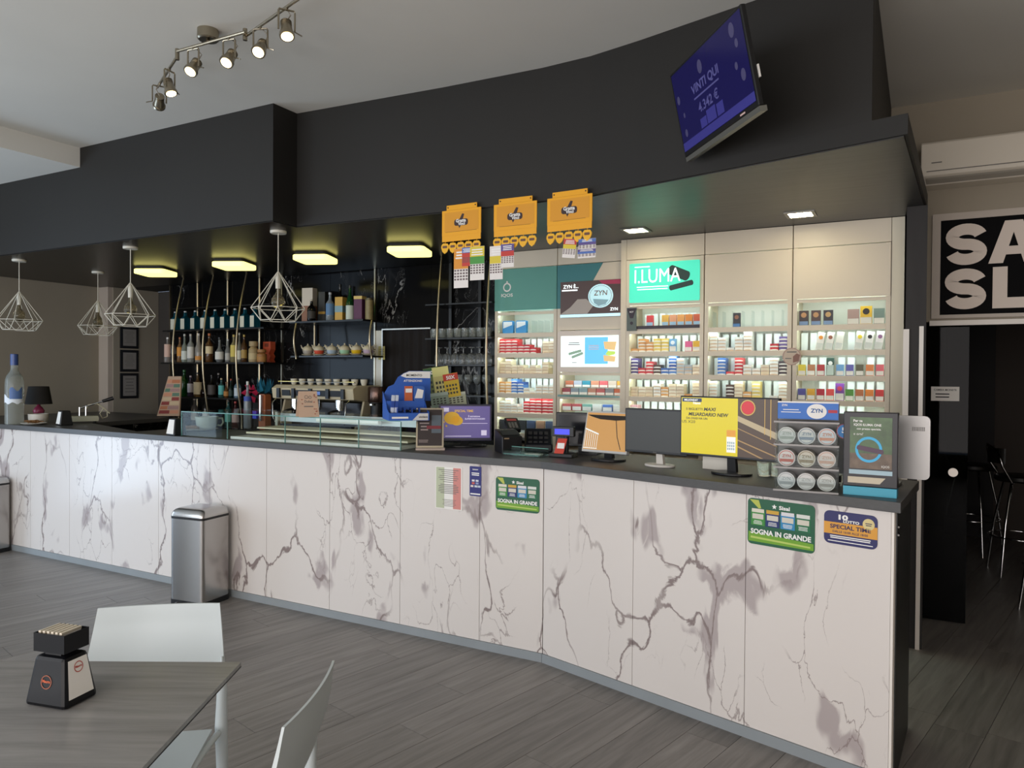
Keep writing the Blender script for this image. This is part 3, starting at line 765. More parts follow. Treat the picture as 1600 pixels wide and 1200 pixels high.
# u3 top shelf
t, xc, hw, yf = UNITS['u3']
MB().box(-hw, hw, -.004, .02, SH[0], SH[0]+.022).build('shelf_front', mat('aubergine_strip', '#2e2833', .45), u3)
b = MB().box(-.036, .036, 0, .006, 0, .165); b.cur = 1; b.poly([(-.034, .155), (-.030, .16), (.030, .16), (.034, .155), (.012, .09), (-.012, .09)], -.0007); b.disc_y(0, .055, .012, -.0012, -.0007, 10)
o = b.build('price_card', [mat('card_grey_green', '#59645f', .5), mat('card_aubergine', '#2e2530', .5)], None); o.location = (xc-hw+.020, yf-.016, SH[0]-.012)
MB().text('RCT', 0, .135, .03, .011, -.0012, .02).build('lettering', M_inkwhite, o)
link_props(o, 'tall grey-green card with aubergine shield at the shelf end beneath turquoise lightbox', 'price card')
plates('u3', 0, range(1, 9))
for j, c in ((2, '#d23a3e'), (4, '#e2b04a'), (5, '#dd9a70'), (6, '#dd9a50'), (7, '#d8832c'), (8, '#c2542f')):
    upright('u3', 0, j, c, 'pack with a bright V-shaped front', z=SH[0]+.022, lab='#9fc4dc', split=.35, h=.075)
upright('u3', 1, 5, '#6fa8d6', 'pale blue upright pack', spot='#e6eef4')
upright('u3', 1, 7, '#d85a8c', 'pink upright pack', h=.070)
upright('u3', 1, 8, '#dca820', 'golden yellow upright pack', h=.072)
# u4 top shelf: one pack in a clear lit box
t, xc, hw, yf = UNITS['u4']
for j in range(8):
    obj('divider', MB().box(-.001, .001, 0, .1, 0, .11).mesh('divider', M_acryl), u4, loc=(-hw+.02+j*.064, .05, SH[0]+.0005))
upright('u4', 0, 2, '#2c2a2e', 'single dark picture pack', n=7, lab='#4a78ad', split=.25, h=.095, spot='#8a5a40')
# u5
for j, c, s_, w_ in ((0, '#3b2c2a', '#b98a5a', .056), (1, '#4a3430', '#b98a5a', .056), (2, '#2e2a30', '#c09a62', .056), (4, '#a98c82', None, .066), (5, '#e0b528', '#241c14', .066), (6, '#6f857b', None, .060)):
    upright('u5', 0, j, c, 'boxed pack', n=7, w=w_, h=.095 if j != 5 else .112, lab='#7690b4' if j < 3 else '#d6d2c8', split=.28 if j < 3 else .38, spot=s_)
plates('u5', 1, (0, 1, 5))
for j, c, s_ in ((2, '#e8e4dc', '#e08a24'), (3, '#e2ded6', '#8a4a30'), (4, '#e6e4da', None), (6, '#e8e4dc', '#e6c81e'), (7, '#ecebe6', '#1c1a1a'), (8, '#e2dfe0', '#8a5a86')):
    upright('u5', 1, j, c, 'tall white pack leaning to the right', tilt=R_(9), w=.042, h=.112, lab='#c9cdc8', split=.38, spot=s_)
plates('u5', 2, (0, 1, 2, 4, 5, 7, 8))
for j, c in ((0, '#dcc834'), (1, '#b77a4e'), (2, '#b82f34'), (4, '#6aa0d0'), (5, '#5d59a8'), (6, '#57533c'), (7, '#d97c3c'), (8, '#d8606a')):
    upright('u5', 2, j, c, 'small upright pack', h=.070, w=.044)
upright('u5', 2, 3, '#24463c', 'taller green and white pack', h=.112, w=.044, lab='#b9c9c2', split=.60, spot='#e8e8e4')
plates('u5', 3, (2, 3, 5, 6, 7, 8))
for j, c in ((0, '#4a4690'), (1, '#d8a02c'), (2, '#b01e30'), (3, '#dd4a44'), (5, '#4f8a34'), (6, '#b5673a'), (7, '#d87a28'), (8, '#bf2a2a')):
    upright('u5', 3, j, c, 'upright pack', h=.072, w=.046)
upright('u5', 3, 4, '#7a3f9a', 'taller purple pack', h=.108, w=.05, spot='#d23a5a')
plates('u5', 4, (0, 2, 4, 5, 6))
# round wobbler on the stile between u4 and u5
p = on_y(1237, 557, 5.02)
o = thing('shelf_wobbler', 'round clear tag hanging between the two right cabinets', 'tag', (p.x, 5.02, p.z))
MB().disc_y(0, 0, .056, 0, .002, 28).build('disc', mat('wobbler_beige', '#c9b49c', .3, alpha=.8), o)
MB().ring_y(0, 0, .056, .006, -.0006, 28).build('rim', mat('wobbler_rim', '#a9887a', .4), o)
MB().poly([(.008, -.04), (.042, -.03), (.050, .01), (.03, .02), (.008, .0)], -.0006).build('picture', mat('wobbler_brown', '#8a6254', .5), o)
MB().lines(-.03, .03, .022, .036, 1, -.0006, .5).lines(-.045, .005, -.02, -.005, 1, -.0006, .4).build('small_print', M_inkgrey, o)
MB().cyl((.0, .003, .03), (.0, .052, .09), .0015, n=6).build('arm', M_acryl, o)
# ================================================================== OVERHEAD THINGS
# ---- geometric wire pendants
M_pw = mat('pendant_white', '#d8d3c4', .5)
M_bulb = mat('smoky_bulb', '#b0a68c', .05, trans=.85, ior=1.3)
def pendant(loc, label, rz=0):
    t = thing('pendant_lamp', label, 'pendant lamp', loc, rz, 'white wire pendants over the bar')
    MB().lathe([(0, -.022), (.052, -.022), (.055, -.016), (.055, -.0045)], n=20).build('canopy', M_pw, t, smooth=40)
    MB().cyl((0, 0, -.02), (0, 0, -.30), .0035, n=8).build('cord', M_pw, t)
    sk = MB().lathe([(0, -.40), (.017, -.40), (.019, -.33), (.012, -.30), (.004, -.29)], n=14).build('socket', M_pw, t, smooth=50)
    MB().lathe([(0, -.545), (.02, -.54), (.040, -.523), (.048, -.495), (.042, -.468), (.022, -.440), (.013, -.42), (.013, -.401)], n=18).build('bulb', M_bulb, t, smooth=80)
    MB().tube([(.012*math.sin(a*1.3), .012*math.cos(a*1.3), -.43-.006*a) for a in range(14)], .0012, n=5).build('filament', mat('filament', '#8a7a52', .4, 1.0), t)
    cg = MB(); n = 8; r = .0028
    A = [(.178*math.cos(2*PI*i/n), .178*math.sin(2*PI*i/n), -.535) for i in range(n)]
    B = [(.122*math.cos(2*PI*(i+.5)/n), .122*math.sin(2*PI*(i+.5)/n), -.620) for i in range(n)]
    for i in range(n):
        cg.cyl((.004*math.cos(2*PI*i/n), .004*math.sin(2*PI*i/n), -.285), A[i], r, n=6)
        cg.cyl(A[i], A[(i+1) % n], r, n=6); cg.cyl(B[i], B[(i+1) % n], r, n=6)
        cg.cyl(A[i], B[i], r, n=6); cg.cyl(A[(i+1) % n], B[i], r, n=6)
    cg.build('wire_cage', M_pw, t, kind='stuff')
    return t
p1 = pendant((-3.837, 3.718, ZS), 'wire pendant lamp hanging in front of the bottle shelves, nearest the yellow ticket racks')
dup(p1, (-5.371, 3.673, ZS), .2, 'wire pendant lamp hanging in front of the framed notices, second nearest to the yellow racks')
dup(p1, (-6.996, 4.442, ZS), .5, 'wire pendant lamp farthest back, set deeper over the bar than the others')
dup(p1, (-6.878, 3.655, ZS), .1, 'wire pendant lamp above the giant vodka bottle at the photo\'s left edge')

# ---- yellowish surface lamps under the soffit
M_glow = mat('lamp_diffuser', '#fff28c', .4, emit=2.0)
lab = ['leftmost', 'second from left', 'third from left', 'rightmost']
t0 = None
for i, (x, y) in enumerate(((-6.248, 4.53), (-5.21, 4.54), (-4.298, 4.57), (-3.373, 4.60))):
    L = 'glowing square ceiling lamp above the bar, %s of four' % lab[i]
    if t0 is None:
        t0 = thing('ceiling_lamp', L, 'ceiling lamp', (x, y, ZS-.0045), R_(27), 'square lamps over the bar')
        pts = []
        for cx, cy, a in ((.11, -.11, -90), (.11, .11, 0), (-.11, .11, 90), (-.11, -.11, 180)):
            for k in range(5): tt = R_(a+22.5*k); pts.append((cx+.035*math.cos(tt), cy+.035*math.sin(tt)))
        MB().prism([(a*.92, b*.92) for a, b in pts], -.022, 0).build('housing', M_black_matt, t0)
        MB().prism(pts, -.066, -.0225).build('diffuser', M_glow, t0, bevel=.008)
    else: dup(t0, (x, y, ZS-.0045), R_(27-2*i), L)
# ---- recessed square lights over the tills
t0 = None
for i, (px, py) in enumerate(((994, 358), (1251, 333))):
    c = on_z(px, py, ZS); L = 'recessed square downlight in soffit, '+('the one nearer the yellow racks' if i == 0 else 'the one nearer the television')
    if t0 is None:
        t0 = thing('downlight', L, 'downlight', (c.x, c.y, ZS-.0045), R_(0), 'recessed square downlights')
        f = MB()
        for x0, x1, y0, y1 in ((-.085, .085, -.085, -.065), (-.085, .085, .065, .085), (-.085, -.065, -.065, .065), (.065, .085, -.065, .065)): f.box(x0, x1, y0, y1, -.008, 0)
        f.build('frame', mat('downlight_frame', '#8d8b84', .4, .6), t0)
        MB().box(-.0648, .0648, -.0648, .0648, -.006, -.001).build('diffuser', mat('downlight_glow', '#fff4cf', .4, emit=34.0), t0)
    else: dup(t0, (c.x, c.y, ZS-.0045), 0, L)

# ---- track of six swivelling spots on the ceiling
ZR = 3.20
def rp(px, py, z=ZR): return on_z(px, py, z)
cc = on_z(325, 47, ZC); cc = Vector((cc.x, cc.y, ZC))
tr = thing('track_light', 'nickel ceiling track with six swivelling spotlights above the room', 'spotlight', cc)
I = Matrix.Translation(-cc)
def tp(mb, name, m, par=tr, **k): return mb.xf(I).build(name, m, par, **k)
tp(MB().lathe([(0, -.052), (.045, -.052), (.052, -.046), (.052, 0)], c=cc, n=24), 'canopy', M_nickel, smooth=40)
rails = [((277, 80), (383, 50)), ((383, 57), (475, -8)), ((277, 88), (246, 136))]
mid = rp(325, 66)
tp(MB().cyl((mid.x, mid.y, ZR), (cc.x, cc.y, ZC-.05), .009, n=10), 'stem', M_nickel)
for (a, b) in rails: tp(MB().cyl(rp(*a), rp(*b), .0075, n=10), 'rail', M_nickel)
for (a, b) in (((277, 78), (277, 92)), ((383, 47), (383, 61))):
    A_, B_ = rp(*a), rp(*b); m_ = (A_+B_)/2
    tp(MB().cyl(m_+Vector((0, 0, .028)), m_-Vector((0, 0, .028)), .011, n=10), 'joint', M_nickel)
M_spot = mat('spot_glow', '#ffe6ae', .4, emit=9.0)
def spot(top, aim, lit=True, face=None):
    top = Vector(top); d = Vector(aim).normalized(); c = top-Vector((0, 0, .105))
    side = d.cross(Vector((0, 0, 1))).normalized()
    hd = MB().cyl(c-d*.045, c+d*.02, .021, .030, n=18).cyl(c+d*.02, c+d*.035, .034, .034, n=18)
    for k in range(4): hd.cyl(c-d*(.02+.009*k), c-d*(.0165+.009*k), .0255, n=16)
    h = tp(hd, 'lamp_head', M_nickel, smooth=35)
    tp(MB().cyl(c+d*.0352, c+d*.0372, .026, n=18), 'bulb', M_spot if lit else mat('spot_off', '#6a5a50', .1, .3), h)
    u = side*.036
    yk = MB().tube([c+u, c+u+Vector((0, 0, .085)), c+u*.9+Vector((0, 0, .092)), c-u*.9+Vector((0, 0, .092)), c-u+Vector((0, 0, .085)), c-u], .0045, n=6)
    yk.cyl(c+Vector((0, 0, .09)), top, .007, n=8)
    tp(yk, 'yoke', M_nickel, h)
    tp(MB().tube([c-d*.045, c-d*.06-side*.02+Vector((0, 0, .025)), c-d*.04+Vector((0, 0, .07)), top-Vector((0, 0, .015))], .0035, n=6), 'cable', mat('clear_cable', '#8a8478', .4), h)
    tp(MB().cyl(c-u*1.0, c-u*1.9+Vector((0, 0, -.012)), .003, n=6), 'knob', M_nickel, h)
tocam = lambda px, py: (EYE-rp(px, py)).normalized()
spot(rp(302, 73), tocam(302, 73)*.75+Vector((-.5, 0, -.35)))
spot(rp(358, 58), tocam(358, 58)*.75+Vector((-.45, 0, -.35)))
spot(rp(407, 41), tocam(407, 41)*.8+Vector((-.35, 0, -.35)))
spot(rp(448, 11), tocam(448, 11)*.5+Vector((0, .1, -.8)))
spot(rp(265, 107), tocam(265, 107)*.45+Vector((0, .3, -.8)))
spot(rp(249, 131), tocam(249, 131)*-.5+Vector((-.2, .1, -.5)), lit=False)

# ---- television tilted out from the soffit
tv = thing('television', 'flat black television tilted out from the black soffit', 'television', (-.784, 3.248, 2.798), -.888, rx=.208, ry=-.01)
tw, th = .345, .1985
MB().box(-tw, tw, 0, .022, -th, th).build('body', M_black, tv, bevel=.004)
MB().box(-tw+.06, tw-.06, .0225, .05, -th+.04, th-.07).build('back_housing', M_black, tv)
MB().box(-tw+.002, tw-.002, .002, .034, -th-.022, -th-.001).build('speaker_bar', mat('tv_silver', '#8f8f88', .3, .7), tv)
sn = MB().quad(-tw+.012, tw-.012, -th+.022, th-.012, -.0008).build('screen', mat('tv_screen', '#1c1950', .15, emit=.10, spec=.5), tv)
M_tvt = mat('tv_print', '#5a5890', .3, emit=.10)
MB().text('VINTI QUI', -.03, .048, .26, .048, -.0016, .03, keep=False).text('4.342 \u20ac', -.03, -.038, .19, .046, -.0016, .02, keep=False).lines(-.15, .09, .004, .016, 1, -.0016, .6, 0).build('lettering', M_tvt, sn)
MB().quad(-.13, -.07, -.130, -.088, -.0016).quad(-.065, .02, -.130, -.072, -.0016).quad(.03, .09, -.130, -.078, -.0016).quad(-tw+.012, tw-.012, -th+.024, -th+.062, -.0016).build('screen_picture', mat('tv_picture', '#3c3a86', .3, emit=.12), sn)
g = MB()
for (x, z, r_) in ((-.30, .06, .02), (-.27, -.02, .012), (-.28, -.10, .018), (.25, .14, .03), (.27, .08, .018), (.24, .0, .016), (.28, -.05, .025), (-.05, .12, .03)): g.disc_y(x, z, r_, -.0016, -.0012, 14, .7)
g.build('screen_coins', mat('tv_coin', '#4d4a6e', .3, emit=.08), sn, kind='stuff')
MB().text('VINTI', 0, -th+.011, .05, .007, -.0006, .02) and None
MB().box(.20, .24, -.001, -.0002, -th+.007, -th+.014).build('sticker', mat('tv_sticker', '#d8b8b0', .5), tv)
# wall arm from the soffit to the back of the set
am = MB().cyl((.0, .05, .0), (-.06, .27, .03), .016, n=10)
am.build('wall_arm', M_black, tv)
MB().box(.33, .348, .024, .03, -.09, -.04).build('side_label', M_paper, tv)

# ---- yellow ticket racks fixed to the soffit edge
M_yel = mat('rack_yellow', '#eaa514', .45)
M_yel2 = mat('rack_orange', '#d8951f', .45)
cols_t = {'o': '#d98f2c', 'b': '#4d6fb4', 'g': '#4b9440', 'r': '#c03a30', 'y': '#d8c23a', 'v': '#5a4a8a', 'w': '#e3ddd8'}
names = ['leftmost', 'middle', 'rightmost']
rx = [-2.354, -1.993, -1.653]
for i in range(3):
    x = rx[i]; yy = 3.722 if i < 2 else 3.716
    t = thing('ticket_rack', '%s of the three yellow scratch ticket racks on soffit' % names[i], 'ticket rack', (x, yy, 2.35), R_(-1 if i == 0 else (1 if i == 1 else -3)), 'yellow scratch ticket racks')
    MB().box(-.137, .137, -.004, .002, .028, .178).build('plate', M_yel, t)
    MB().box(-.105, .108, -.003, .003, .179, .208).build('tab', M_yel, t)
    MB().box(-.134, .137, -.007, -.001, -.008, .027).build('lower_rail', M_yel, t)
    MB().quad(-.118, .122, .050, .165, -.0048).build('inset', M_yel2, t)
    MB().disc_y(-.095, .195, .004, -.0045, -.003, 10).build('screw', M_ink, t); MB().disc_y(.098, .195, .004, -.0045, -.003, 10).build('screw', M_ink, t)
    lgp = MB().rrect(-.048, .048, .082, .120, .014, -.0062, -.0050).poly([(-.012, .118), (.012, .118), (.022, .148), (.008, .152)], -.0056).poly([(-.02, .085), (.0, .085), (-.012, .066)], -.0056).build('logo', mat('logo_dark', '#3a2a2a', .6), t)
    MB().text('Gratta', 0, .111, .080, .020, -.0070, .03).text('Vinci', .004, .092, .066, .018, -.0070, .03).build('lettering', M_inkwhite, lgp)
    MB().lines(-.11, .11, .046, .052, 1, -.0056, .3, .1).build('small_print', mat('rack_print', '#7a5a20', .6), t)
    for k in range(5):
        hx = -.110+.0555*k; a = R_(-6+3*(k % 3))
        pts = []
        for (u, v) in ((0, -.034), (.014, -.024), (.024, -.004), (.024, .010), (.015, .022), (-.015, .022), (-.024, .010), (-.024, -.004), (-.014, -.024)):
            pts.append((hx+1.1*u*math.cos(a)-v*math.sin(a), -.042+u*math.sin(a)+1.1*v*math.cos(a)))
        hk = MB().prism_y(pts, -.012, -.005).build('hook_tag', mat('tag_yellow', '#ecb01a', .4), t)
        MB().rrect(hx-.016, hx+.016, -.046, -.032, .005, -.0132, -.0122).build('logo', mat('tag_logo', '#6a4a3a', .6), hk)
        MB().cyl((hx, -.003, -.004), (hx, -.011, -.022), .002, n=6).build('clip', M_yel, hk)
def ticket(px0, py0, px1, py1, scheme, words, dy, tilt=0):
    a = on_y(px0, py0, 3.70); b = on_y(px1, py1, 3.70); w = (b.x-a.x); h = a.z-b.z
    y = 3.703-dy
    o = thing('scratch_ticket', words, 'scratch ticket', ((a.x+b.x)/2, y, a.z), ry=tilt, group='scratch tickets hanging from the yellow racks')
    MB().box(-w/2, w/2, 0, .0012, -h, 0).build('card', mat('ticket_'+scheme[2], cols_t[scheme[2]], .5), o)
    MB().quad(-w/2, w/2, -h*.36, -.001, -.0008).build('heading', mat('ticket_'+scheme[0], cols_t[scheme[0]], .5), o)
    MB().quad(-w/2, w/2, -h*.52, -h*.30, -.0009).build('heading', mat('ticket_'+scheme[1], cols_t[scheme[1]], .5), o)
    g = MB(); n = 5
    for i in range(n):
        for j in range(4):
            x = -w/2+w*(i+.5)/n; z = -h*(.56+.075*j); g.quad(x-w*.065, x+w*.065, z-h*.022, z+h*.022, -.0014)
    g.build('scratch_cells', mat('ticket_cell', '#6a5a5a', .5), o, kind='stuff')
    MB().lines(-w*.4, w*.4, -h*.28, -h*.06, 3, -.0016, .5, .3).build('small_print', M_inkwhite, o)
    return o
ticket(709, 389, 731, 449, 'oow', 'long orange and white scratch ticket under leftmost yellow rack', .0)
ticket(722, 387, 738, 415, 'brr', 'short blue and red scratch ticket between two longer ones', .003)
ticket(735, 386, 757, 437, 'ygw', 'yellow, green and white scratch ticket at the right of leftmost rack', .006)
ticket(765, 385, 785, 436, 'wyw', 'white and yellow chequered scratch ticket under middle yellow rack', .0)
ticket(783, 382, 803, 417, 'vrw', 'violet and red scratch ticket overlapping a chequered one, middle rack', .004)
ticket(881, 374, 901, 402, 'ryw', 'tilted red and yellow scratch ticket under rightmost rack', .0, .12)
ticket(904, 374, 931, 390, 'bvw', 'upper blue number ticket under rightmost yellow rack', .003)
ticket(903, 390, 931, 402, 'vbw', 'lower blue number ticket under rightmost yellow rack', .006)

# ---- air conditioner on the taupe wall
ac = thing('air_conditioner', 'long white air conditioner high on the taupe wall', 'air conditioner', (.04, 5.354, 2.726))
prof = [(0, .0), (-.14, .0), (-.205, .045), (-.215, .075), (-.212, .235), (-.195, .250), (0, .252)]
MB().prism_x(prof, .0, .88).build('body', mat('ac_white', '#e2dacb', .16, coat=.3), ac, bevel=.004)
MB().box(.03, .85, -.221, -.2162, .066, .070).build('panel_gap', M_inkgrey, ac)
MB().hexa([(.03, -.196, .022), (.85, -.196, .022), (.85, -.15, .006), (.03, -.15, .006)], [(.03, -.207, .03), (.85, -.207, .03), (.85, -.155, .012), (.03, -.155, .012)]).build('louvre', mat('ac_louvre', '#aaa498', .3), ac)
MB().box(.055, .11, -.2172, -.2152, .115, .121).build('badge', M_inkgrey, ac)

# ---- black and white sign over the doorway
sg = thing('wall_sign', 'white framed black sign with huge white capital letters', 'sign', (.109, 5.354, 1.919))
MB().box(0, 1.09, -.018, 0, 0, .651).build('board', mat('sign_white', '#b9aea2', .5), sg)
fld = MB().box(.046, 1.044, -.0195, -.0182, .022, .608).build('field', mat('sign_black', '#070708', .6, spec=.08), sg)
def fat_s(g, x0, x1, z0, z1, t, y):
    """heavy grotesque S drawn as one thick stroke"""
    H = z1-z0; cx = (x0+x1)/2; rx_ = (x1-x0-t)/2; rz_ = (H-t)/4; ca, cb = z1-t/2-rz_, z0+t/2+rz_; pts = []
    for i in range(21): a = R_(12+(270-12)*i/20); pts.append((cx+rx_*math.cos(a), ca+rz_*math.sin(a)))
    for i in range(1, 21): a = R_(90-(90+168)*i/20); pts.append((cx+rx_*math.cos(a), cb+rz_*math.sin(a)))
    vs = []; fs = []
    for i, (x, z) in enumerate(pts):
        p_, q_ = pts[max(0, i-1)], pts[min(len(pts)-1, i+1)]; dx, dz = q_[0]-p_[0], q_[1]-p_[1]; l = math.hypot(dx, dz)
        nx, nz = -dz/l*t/2, dx/l*t/2
        vs += [(x+nx, y, z+nz), (x-nx, y, z-nz)]
    for i in range(len(pts)-1): fs.append((2*i, 2*i+1, 2*i+3, 2*i+2))
    g.add(vs, fs)
for row, z0_, z1_ in (('SALA', .325, .579), ('SLOT', .053, .303)):
    for ch, x0, x1 in zip(row, (.073, .298, .575, .765) if row == 'SALA' else (.071, .322, .515, .785), (.291, .552, .755, 1.018) if row == 'SALA' else (.290, .500, .770, 1.005)):
        g = MB()
        if ch == 'S': fat_s(g, x0, x1, z0_, z1_, .068, -.0205)
        elif ch == 'L': g.quad(x0, x0+.075, z0_, z1_, -.0205).quad(x0+.075, x1, z0_, z0_+.064, -.0205)
        elif ch == 'T': g.quad(x0, x1, z1_-.064, z1_, -.0205).quad((x0+x1)/2-.038, (x0+x1)/2+.038, z0_, z1_-.064, -.0205)
        elif ch == 'A':
            m_ = (x0+x1)/2; zc_ = z0_+.055
            g.poly([(x0, z0_), (x0+.075, z0_), (m_, z1_-.07), (m_, z1_), (m_-.045, z1_)], -.0205).poly([(x1-.075, z0_), (x1, z0_), (m_+.045, z1_), (m_, z1_), (m_, z1_-.07)], -.0205).quad(x0+.085, x1-.085, zc_-.005, zc_+.045, -.0204)
        else: g.ring_y((x0+x1)/2, (z0_+z1_)/2, (z1_-z0_)/2, .068, -.0205, 36, (x1-x0)/(z1_-z0_))
        g.build('letter', mat('sign_letter', '#d8cabd', .5), fld)
# ================================================================== THE BAR SHELVES
YS = 5.16                                             # front edge of the bottle shelves
M_shelf = mat('black_shelf', '#121212', .3)
def shelf_z(px, py, y=YS): return on_y(px, py, y).z
ZB = [shelf_z(350, 476), shelf_z(350, 513), shelf_z(350, 566), shelf_z(350, 622)]
xl, xr = on_y(254, 513, YS).x, on_y(436, 513, 5.36).x
rack = thing('bottle_rack', 'black shelves with bowed brass rods holding rows of bottles', 'shelf', ((xl+xr)/2, 5.3, ZK))
RI = Matrix.Translation(-rack.location)
def rp_(mb, name, m, par=rack, **k): return mb.xf(Matrix.Translation(-par.location)).build(name, m, par, **k)
rp_(MB().box(xl+.05, xr, YS+.08, YW-.005, ZB[0]-.012, ZB[0]), 'shelf', M_shelf)
rp_(MB().box(xl, xr, YS, YW-.005, ZB[1]-.016, ZB[1]), 'shelf', M_shelf)
rp_(MB().box(xl-.03, xr, YS, YW-.005, ZB[2]-.016, ZB[2]), 'shelf', M_shelf)
rp_(MB().box(on_y(272, 622, YS).x, on_y(377, 622, YS).x, YS, YW-.005, ZB[3]-.016, ZB[3]), 'shelf', M_shelf)
def bowed(px, py, z1, z0, ytop, bow, ybot, par, r=.009):
    x = on_y(px, py, ytop).x; pts = []
    for i in range(17):
        t = i/16; z = z1+(z0-z1)*t
        y = ytop+(ybot-ytop)*t-bow*math.sin(PI*min(1, t*1.05))
        pts.append((x, y, z))
    return rp_(MB().tube(pts, r, n=10), 'brass_rod', M_brass, par, smooth=60)
for px in (287, 333.5, 385.5): bowed(px, 428, ZS-.006, ZK+.001, 5.13, .10, 5.075, rack)
for px in (308, 355, 405):
    x = on_y(px, 520, 5.47).x; rp_(MB().cyl((x, 5.475, ZK+.001), (x, 5.475, ZS-.006), .012, n=10), 'brass_post', M_brass)

# ---- bottles
def bottle_parts(h, r, glass, label, cap, shape='std', lz=(.12, .45), square=False, caph=.08):
    body = MB(); R = r
    if shape == 'std': prof = [(0, 0), (R*.92, 0), (R, h*.02), (R, h*.55), (R*.85, h*.64), (R*.36, h*.74), (R*.32, h*.92), (R*.34, h*.925)]
    elif shape == 'slim': prof = [(0, 0), (R*.92, 0), (R, h*.02), (R, h*.48), (R*.7, h*.60), (R*.36, h*.72), (R*.30, h*.92)]
    elif shape == 'squat': prof = [(0, 0), (R*.85, 0), (R, h*.08), (R, h*.42), (R*.75, h*.58), (R*.32, h*.68), (R*.30, h*.90)]
    elif shape == 'round': prof = [(0, 0), (R*.6, 0), (R*.95, h*.12), (R, h*.28), (R*.85, h*.44), (R*.40, h*.56), (R*.28, h*.66), (R*.27, h*.90)]
    body.lathe(prof, n=4 if square else 16)
    if square: body.xf(Matrix.Rotation(PI/4, 4, 'Z') @ Matrix.Diagonal((1.25, 1.25, 1, 1)))
    lb = MB()
    if label:
        z0, z1 = h*lz[0], h*lz[1]; n = 10
        if square:
            e = R*1.25*math.cos(PI/4)+.0008; lb.box(-e*.86, e*.86, -e-.0006, -e, z0, z1)
        else:
            vs = []; fs = []
            for i in range(n+1):
                a = -PI/2+R_(-70+140*i/n); vs += [((R+.0008)*math.cos(a), (R+.0008)*math.sin(a), z0), ((R+.0008)*math.cos(a), (R+.0008)*math.sin(a), z1)]
            for i in range(n): fs.append((2*i, 2*i+2, 2*i+3, 2*i+1))
            lb.add(vs, fs)
    cp = MB().lathe([(0, h*(1-caph)), (R*.36, h*(1-caph)), (R*.36, h*.995), (R*.30, h), (0, h)], n=12)
    return body, lb, cp
def glassy(hexc): return mat('glass_'+hexc, hexc, .06, trans=.55, ior=1.4, spec=.6)
def bottle(px, z, h, r, glass, label, cap, words, y=5.27, shape='std', lz=(.12, .45), square=False, rz=None, group='bottles on the bar shelves', cat='bottle', caph=.08):
    x = on_y(px, 560, y).x; loc = (x, y, z+.0006)
    t = thing('bottle', words, cat, loc, facing(loc) if rz is None else rz, group)
    b, l, c = bottle_parts(h, r, glass, label, cap, shape, lz, square, caph)
    b.build('glass', glassy(glass), t, smooth=None if square else 50)
    if label: l.build('label', mat('blabel_'+label, label, .6), t)
    c.build('cap', mat('bcap_'+cap, cap, .35), t, smooth=40)
    return t
# row of blue square gin bottles
first = None
for i in range(9):
    px = 274+15.55*i
    L = 'blue square gin bottle with cream label, %s from left on the second shelf' % ORD[i]
    x = on_y(px, 510, 5.27).x; loc = (x, 5.27, ZB[1]+.0006)
    if first is None:
        first = bottle(px, ZB[1], .205, .040, '#1d6a80', '#d9d6c4', '#c9cdd0', L, square=True, lz=(.06, .60), rz=facing(loc)+R_(-54), group='blue gin bottles', caph=.07)
    else: dup(first, loc, facing(loc)+R_(-54), L)
# second row
Z2, Z3 = ZB[2], ZB[3]
def hh(py_top, z, px=340, y=5.27): return on_y(px, py_top, y).z-z
row2 = [(262, 527, .036, '#b9b2ac', '#d9b5a4', '#e6e2da', 'std', (.22, .72), 'pale pink-labelled bottle at the left end of middle bottle shelf'),
 (271, 528, .030, '#8a8580', '#2a2628', '#e2ded6', 'std', (.1, .35), 'dark-labelled clear bottle, second on the middle bottle shelf'),
 (281, 527, .030, '#a8805a', '#d8933c', '#b5673a', 'std', (.25, .60), 'orange-labelled bottle with copper cap on the middle shelf'),
 (288.5, 522, .034, '#b4bdb0', '#d8dcd2', '#d9d6c6', 'squat', (.1, .4), 'clear bottle with pale cap and white label, middle shelf'),
 (298, 522, .036, '#c0c2bc', '#dedad0', '#d2c8b8', 'std', (.15, .55), 'clear bottle with big white label beside a brass rod, middle shelf'),
 (310.5, 521, .037, '#c4bcb0', '#cc8a3e', '#cfc6b8', 'slim', (.08, .22), 'clear bottle with an orange band at its foot, middle shelf'),
 (327, 521, .038, '#7a5432', '#d9c49a', '#c46a34', 'std', (.30, .55), 'brown bottle with orange cap and cream label, middle shelf'),
 (343, 527, .044, '#9fa3a2', '#dedbd2', '#2a2a2c', 'round', (.12, .42), 'round clear decanter bottle with white oval label, middle shelf'),
 (356, 530, .028, '#a3a4a2', '#b8b4ac', '#c9c9c6', 'slim', (.1, .4), 'slim clear bottle beside the round decanter, middle shelf'),
 (365.3, 523, .034, '#b0a476', '#d8c464', '#cdb25a', 'std', (.2, .62), 'yellow-labelled bottle on the middle shelf'),
 (374, 520, .024, '#9d9a8c', '#cfcbb8', '#c2bda8', 'slim', (.1, .4), 'tall pale bottle behind the third brass rod'),
 (381.5, 523, .030, '#6b4a2c', '#a98a4c', '#c0a24c', 'std', (.15, .45), 'brown bottle with gold cap right of third brass rod')]
for (px, top, r, g_, l_, c_, sh_, lz_, w_) in row2: bottle(px, Z2, hh(top, Z2, px), r, g_, l_, c_, w_, shape=sh_, lz=lz_)
